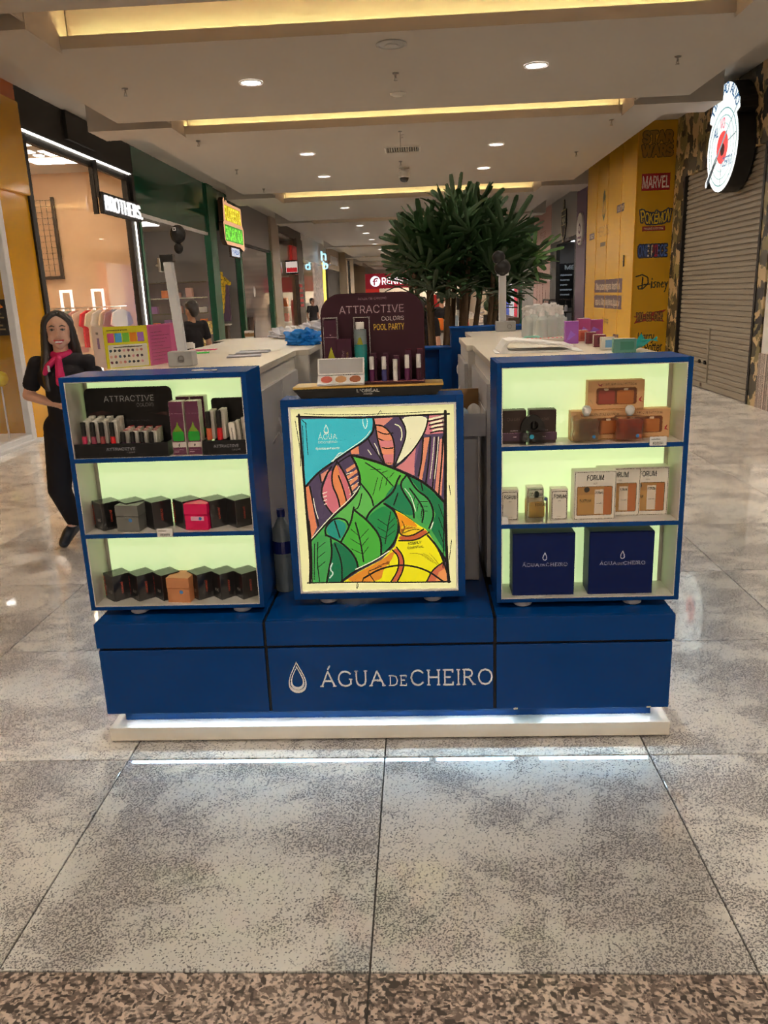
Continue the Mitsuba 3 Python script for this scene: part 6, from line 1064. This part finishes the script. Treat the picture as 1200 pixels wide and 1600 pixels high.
def person(lb, M, h=1.7, skin='skin', shirt='black_cloth', pants='black_cloth', shoes='black_shoe', hairc='hair_black', long=False, ra=None, la=None, legs=None, sleeve=.55, woman=False, turn=0., simple=False, smile=False):
    t = lookup('person'); tag(t, lb, 'person'); s = h/1.60
    sw = .165 if woman else .185
    hipw = .095
    LR, LL = legs or (((-hipw, 0, .82), (-.105, -.01, .45), (-.105, .02, .085), (-.115, -.13, .035)), ((hipw, 0, .82), (.105, -.01, .45), (.105, .02, .085), (.115, -.13, .035)))
    RA = ra or ((-sw, 0, 1.30), (-sw-.06, .02, 1.03), (-sw-.06, -.06, .80)); LA = la or ((sw, 0, 1.30), (sw+.06, .02, 1.03), (sw+.06, -.06, .80))
    tz = math.radians(turn); R = Tm(0, 0, 0, rz=tz)
    torso = [[((0, 0, .86), .115), ((0, 0, .98), .122 if woman else .115), ((0, -.01, 1.16), .112)], [((-.07, 0, .85), .105), ((.07, 0, .85), .105)], [((-.07, -.01, 1.2), .088), ((.07, -.01, 1.2), .088)], [((-.10, 0, 1.285), .055), ((.10, 0, 1.285), .055)], [((0, 0, 1.27), .065), ((0, .0, 1.40), .045)]]
    arms = []
    for A in (RA, LA):
        arms += [[((np.sign(A[0][0])*.10, 0, 1.28), .052), (A[0], .048), (A[1], .036), (A[2], .025)]]
    lg = [[(L_[0], .088), (L_[1], .056), (L_[2], .036)] for L_ in (LR, LL)]
    hd = [[((0, .012, 1.52), .078), ((0, .0, 1.47), .062), ((0, -.034, 1.422), .030)], [((-.03, -.02, 1.455), .036), ((.03, -.02, 1.455), .036)], [((0, .005, 1.42), .045), ((0, 0, 1.36), .045)]]
    hands = []
    for A, sd in ((RA, 1), (LA, -1)):
        d = np.array(A[2], float)-np.array(A[1], float); d /= np.linalg.norm(d); up = np.array([0, -1, 0]) if abs(d[2]) > .7 else np.array([0, 0, 1]); side = np.cross(d, up); side /= np.linalg.norm(side); hands += hand(np.array(A[2])+d*.01, d, side*(sd if abs(d[2]) > .7 else -sd), np.cross(side, d))
    feet = [[(L_[2], .036), (np.array(L_[2])*.4+np.array(L_[3])*.6, .034), (L_[3], .028)] for L_ in (LR, LL)]
    S = M @ np.diag([s, s, s, 1]); HM = S @ R
    if woman: HM = HM @ Tm(0, 0, 1.46) @ np.diag([1.06, 1.05, 1.13, 1]) @ Tm(0, 0, -1.465)
    body = cat(mv(blob(torso+arms+hands+lg+feet, .022, 8), S), mv(blob(hd, .014, 6), HM))
    scene[t] = {**mikit.ply(body, skin, True)}
    # clothing
    big = lambda chs, g: [[(p, r+g) for p, r in ch] for ch in chs]
    sl = []
    for A in (RA, LA):
        e = np.array(A[0])+(np.array(A[1])-np.array(A[0]))*sleeve; sl.append([((np.sign(A[0][0])*.08, 0, 1.275), .056), (A[0], .060), (e, .058)])
    add('shirt', mv(blob(big(torso[:4], .016)+[[((0, 0, .80), .125)], [((-.07, 0, .82), .112), ((.07, 0, .82), .112)]]+sl, .02, 8), S), shirt, t, smooth=True)
    add('trousers', mv(blob([[(L_[0], .108), (L_[1], .078), (np.array(L_[2])*.92+np.array(L_[1])*.08, .062)] for L_ in (LR, LL)]+[[((-.06, 0, .85), .118), ((.06, 0, .85), .118)]], .02, 8), S), pants, t, smooth=True)
    for L_ in (LR, LL):
        add('shoe', mv(blob([[(np.array(L_[2])+(0, .02, -.025), .044), (np.array(L_[2])*.4+np.array(L_[3])*.6, .045), (L_[3], .036)]], .014, 6), S), shoes, t, smooth=True)
    # head details
    add('nose', mv(blob([[((0, -.064, 1.508), .009), ((0, -.074, 1.474), .012)], [((-.010, -.066, 1.470), .0085), ((.010, -.066, 1.470), .0085)]], .005, 2), HM), skin, t, smooth=True)
    for sx in (-1, 1):
        e = add('eye', mv(ell((sx*.031, -.062, 1.508), (.0125, .009, .0052)), HM), 'eye_white', t, smooth=True); add('iris', mv(ell((sx*.031, -.0695, 1.508), (.0070, .0044, .0056)), HM), 'hair_black', e, smooth=True)
        add('eyebrow', mv(tube([(sx*.014, -.072, 1.526), (sx*.030, -.074, 1.533), (sx*.048, -.062, 1.526)], [.003, .0036, .002], 6), HM), 'hair_black', t, smooth=True); add('eyelid', mv(tube([(sx*.017, -.0665, 1.509), (sx*.031, -.0725, 1.5145), (sx*.046, -.0635, 1.509)], [.0014, .0022, .0014], 6), HM), 'hair_black', t, smooth=True); add('ear', mv(ell((sx*.080, .012, 1.485), (.010, .018, .028)), HM), skin, t, smooth=True)
    if smile: add('teeth', mv(ell((0, -.0665, 1.4395), (.023, .007, .0060)), HM), 'tooth', t, smooth=True)
    add('lips', mv(cat(tube([(-.029, -.056, 1.450), (-.013, -.068, 1.4470), (0, -.070, 1.4455), (.013, -.068, 1.4470), (.029, -.056, 1.450)], [.0025, .0032, .0036, .0032, .0025], 8), tube([(-.029, -.056, 1.450), (-.015, -.066, 1.4355), (0, -.068, 1.431), (.015, -.066, 1.4355), (.029, -.056, 1.450)], [.003, .0045, .0055, .0045, .003], 8)), HM), 'lip', t, smooth=True)
    hair = [[((0, .032, 1.545), .083)], [((-.035, .02, 1.55), .064), ((.035, .02, 1.55), .064)], [((0, .05, 1.50), .074), ((0, .05, 1.45), .05)]]
    if long:
        hair = [[((0, .036, 1.540), .081)], [((-.04, .032, 1.546), .056), ((.04, .032, 1.546), .056)]]
        for sx in (-1, 1):
            hair += [[((sx*.030, -.018, 1.590), .022), ((sx*.072, -.012, 1.545), .024), ((sx*.082, .0, 1.48), .026), ((sx*.084, .005, 1.38), .034), ((sx*.10, -.035, 1.28), .036), ((sx*.095, -.075, 1.18), .026)] if sx < 0 else [((sx*.030, -.018, 1.590), .022), ((sx*.072, -.010, 1.545), .022), ((sx*.082, .01, 1.48), .024), ((sx*.085, .04, 1.38), .036), ((sx*.10, .05, 1.30), .030)]]
        hair += [[((0, .06, 1.5), .08), ((0, .075, 1.36), .08), ((-.02, .09, 1.22), .06)]]
    add('hair', mv(blob(hair, .013, 5), HM), hairc, t, smooth=True)
    return t, HM, S
# the shop assistant
fy = 5.30; cxw = float(at(97, 560, fy)[0])
kn, to = at(93, 765, 5.28), onz(100, 848, .035)
an = to+np.array([.045, .13, .125])
loc = lambda p: (p[0]-cxw, p[1]-fy, p[2])
el, wr = at(44, 618, 5.27), at(92, 633, 5.18)
t, HM, S = person('smiling woman in black with long dark hair and a crimson scarf, left of the kiosk', Tm(cxw, fy, 0), 1.60, woman=True, long=True, smile=True, turn=20, sleeve=.62,
    ra=((-.175, 0, 1.285), loc(el), loc(wr)), la=((.175, 0, 1.285), (.25, .05, 1.04), (.27, -.12, .92)),
    legs=((( -.085, 0, .82), loc(kn), (an[0]-cxw, an[1]-fy, an[2]), (loc(to)[0], loc(to)[1], .034)), ((.085, 0, .82), (.10, -.03, .45), (.11, -.02, .085), (.12, -.17, .035))))
add('scarf', mv(blob([[((-.055, -.02, 1.345), .026), ((0, -.055, 1.335), .028), ((.055, -.02, 1.345), .026), ((.03, .05, 1.36), .024), ((-.03, .05, 1.36), .024), ((-.055, -.02, 1.345), .026)], [((.012, -.085, 1.325), .022), ((.022, -.115, 1.26), .026), ((.028, -.125, 1.175), .034)], [((-.01, -.085, 1.325), .020), ((-.055, -.11, 1.275), .022), ((-.075, -.12, 1.235), .016)]], .012, 4), S), 'crimson_cloth', t, smooth=True, label='crimson silk neck scarf')
add('badge', mv(B(-.045, -.030, -.138, -.132, 1.245, 1.285, .001), S), 'cap_white', t, label='small white badge')
for sx in (-1, 1): add('earring', mv(ell((sx*.088, .0, 1.452), (.006, .006, .007)), HM), 'gold', t, smooth=True)
# other people
q = at(300, 505, 11.); person('man in a black t-shirt with short dark hair, standing before the green shop', Tm(q[0], 11., 0, rz=-2.2), 1.66, skin='skin_dark', turn=10)
q = at(690, 490, 17.); person('distant person in black standing behind the orange goods, seen left of the palm trunks', Tm(q[0], 17., 0, rz=.4), 1.62)
q = at(659, 500, 10.5); person('person in dark clothes half hidden by the right edge of the plum display board', Tm(q[0], 10.5, 0, rz=2.6), 1.60, long=True)
q = at(490, 505, 30.); person('far person in black standing by the pale brick shop', Tm(q[0], 30., 0, rz=.8), 1.62)

# ------------------------------------------------------------------ second kiosk and goods behind the palm
q0, q1 = at(655, 505, 12.5), at(770, 505, 12.5)
t = thing('grey_kiosk', 'grey kiosk counter seen behind the palm trunks', 'counter')
add('body', B(q0[0], q1[0], 12.5, 13.5, 0, 1.06, .01), 'bin_grey', t); add('top', B(q0[0]-.03, q1[0]+.03, 12.47, 13.53, 1.06, 1.09, .003), 'wood_dark', t); add('red_board', B(float(at(745, 512, 12.48)[0]), float(at(770, 512, 12.48)[0]), 12.46, 12.48, .95, 1.05), 'red_ware', t)
for i in range(4): add('slat', B(float(at(747, 500, 12.9)[0]), float(at(757, 500, 12.9)[0]), 12.9, 12.92, 1.16+.08*i, 1.18+.08*i), 'cap_white', t)
k = thing('orange_box', 'bright orange box on the grey kiosk behind the palm', 'box'); p = at(681, 498, 12.6); add('body', B(p[0]-.10, p[0]+.12, 12.6, 12.8, 1.09, 1.27, .01), 'orange_ware', k); add('mark', mv(extr(Point(0, 0).buffer(.05), .002), frame([p[0]+.02, 12.6, 1.18])), 'yellow_matte', k)
for i, (px, m, c) in enumerate(((672, 'orange_ware', 'thin orange'), (697, 'cap_white', 'white'), (712, 'cloth_sky', 'pale blue'), (728, 'red_ware', 'red'), (738, 'cloth_cream', 'cream'))):
    p = at(px, 498, 12.7); k = add('goods_box', B(p[0]-.05, p[0]+.04, 12.7, 12.8, 1.09, 1.2+.05*(i % 3), .006), m); tag(k, f'{c} box on the grey kiosk behind the palm trunks', 'box')
k = thing('clipped_ball_plant', 'dark clipped ball plant in a black square pot behind the palm', 'plant'); p = at(765, 475, 12.7)
add('pot', B(p[0]-.09, p[0]+.05, 12.62, 12.78, 1.09, 1.30, .006), 'black_matte', k); bl_ = trimesh.creation.icosphere(3, .095); bl_.vertices *= (1+.12*(meshkit.noise(bl_.vertices*60, 3)-.5))[:, None]; add('ball', mv(bl_, Tm(p[0], 12.7, p[2]-.02)), 'palm_leaf', k); add('stem', cyl([p[0]-.01, 12.7, 1.3], [p[0]-.01, 12.7, p[2]], .008, 8), 'palm_bark', k)
k = thing('yellow_globe', 'yellow round globe behind the right camera post', 'ornament'); p = at(778, 466, 12.8); add('globe', mv(ell((0, 0, 0), (.06, .06, .085)), Tm(*p)), 'yellow_matte', k, smooth=True); add('foot', cyl([p[0], 12.8, 1.09], [p[0], 12.8, p[2]], .02, 8), 'black_matte', k)
k = thing('table_fan', 'pale round disc on a stand behind the palm', 'ornament'); p = at(772, 462, 13.2); add('disc', mv(trimesh.creation.annulus(.10, .14, .02, sections=28), frame(p)), 'bone_box', k); add('back', mv(trimesh.creation.cylinder(radius=.1, height=.01, sections=28), frame(p)), 'white_plastic', k); add('foot', cyl([p[0], 13.2, 1.09], [p[0], 13.2, p[2]-.1], .015, 8), 'alu', k)

g = thing('giraffe_figure', 'yellow spotted toy giraffe standing in the entrance of the green shop', 'figure')
q = at(347, 470, 21.9); gx = float(q[0])
gm = blob([[((-.25, 0, .95), .17), ((.18, 0, 1.0), .18)], [((.18, 0, 1.05), .13), ((.34, 0, 1.6), .085), ((.42, 0, 2.15), .07)], [((.42, 0, 2.2), .085), ((.58, 0, 2.1), .055)], [((.40, .04, 2.28), .02), ((.40, .04, 2.38), .022)], [((.40, -.04, 2.28), .02), ((.40, -.04, 2.38), .022)]]+[[((x, y, .9), .085), ((x, y, .45), .05), ((x, y, .05), .05)] for x in (-.28, .2) for y in (-.09, .09)], .04, 6)
add('body', mv(gm, Tm(gx-.3, 21.7, 0)), 'spotted_coat', g, smooth=True)
for yy in (-.05, .05): add('eye', mv(ell((.48, yy*1.2, 2.22), (.012, .012, .014)), Tm(gx-.3, 21.7, 0)), 'hair_black', g, smooth=True)
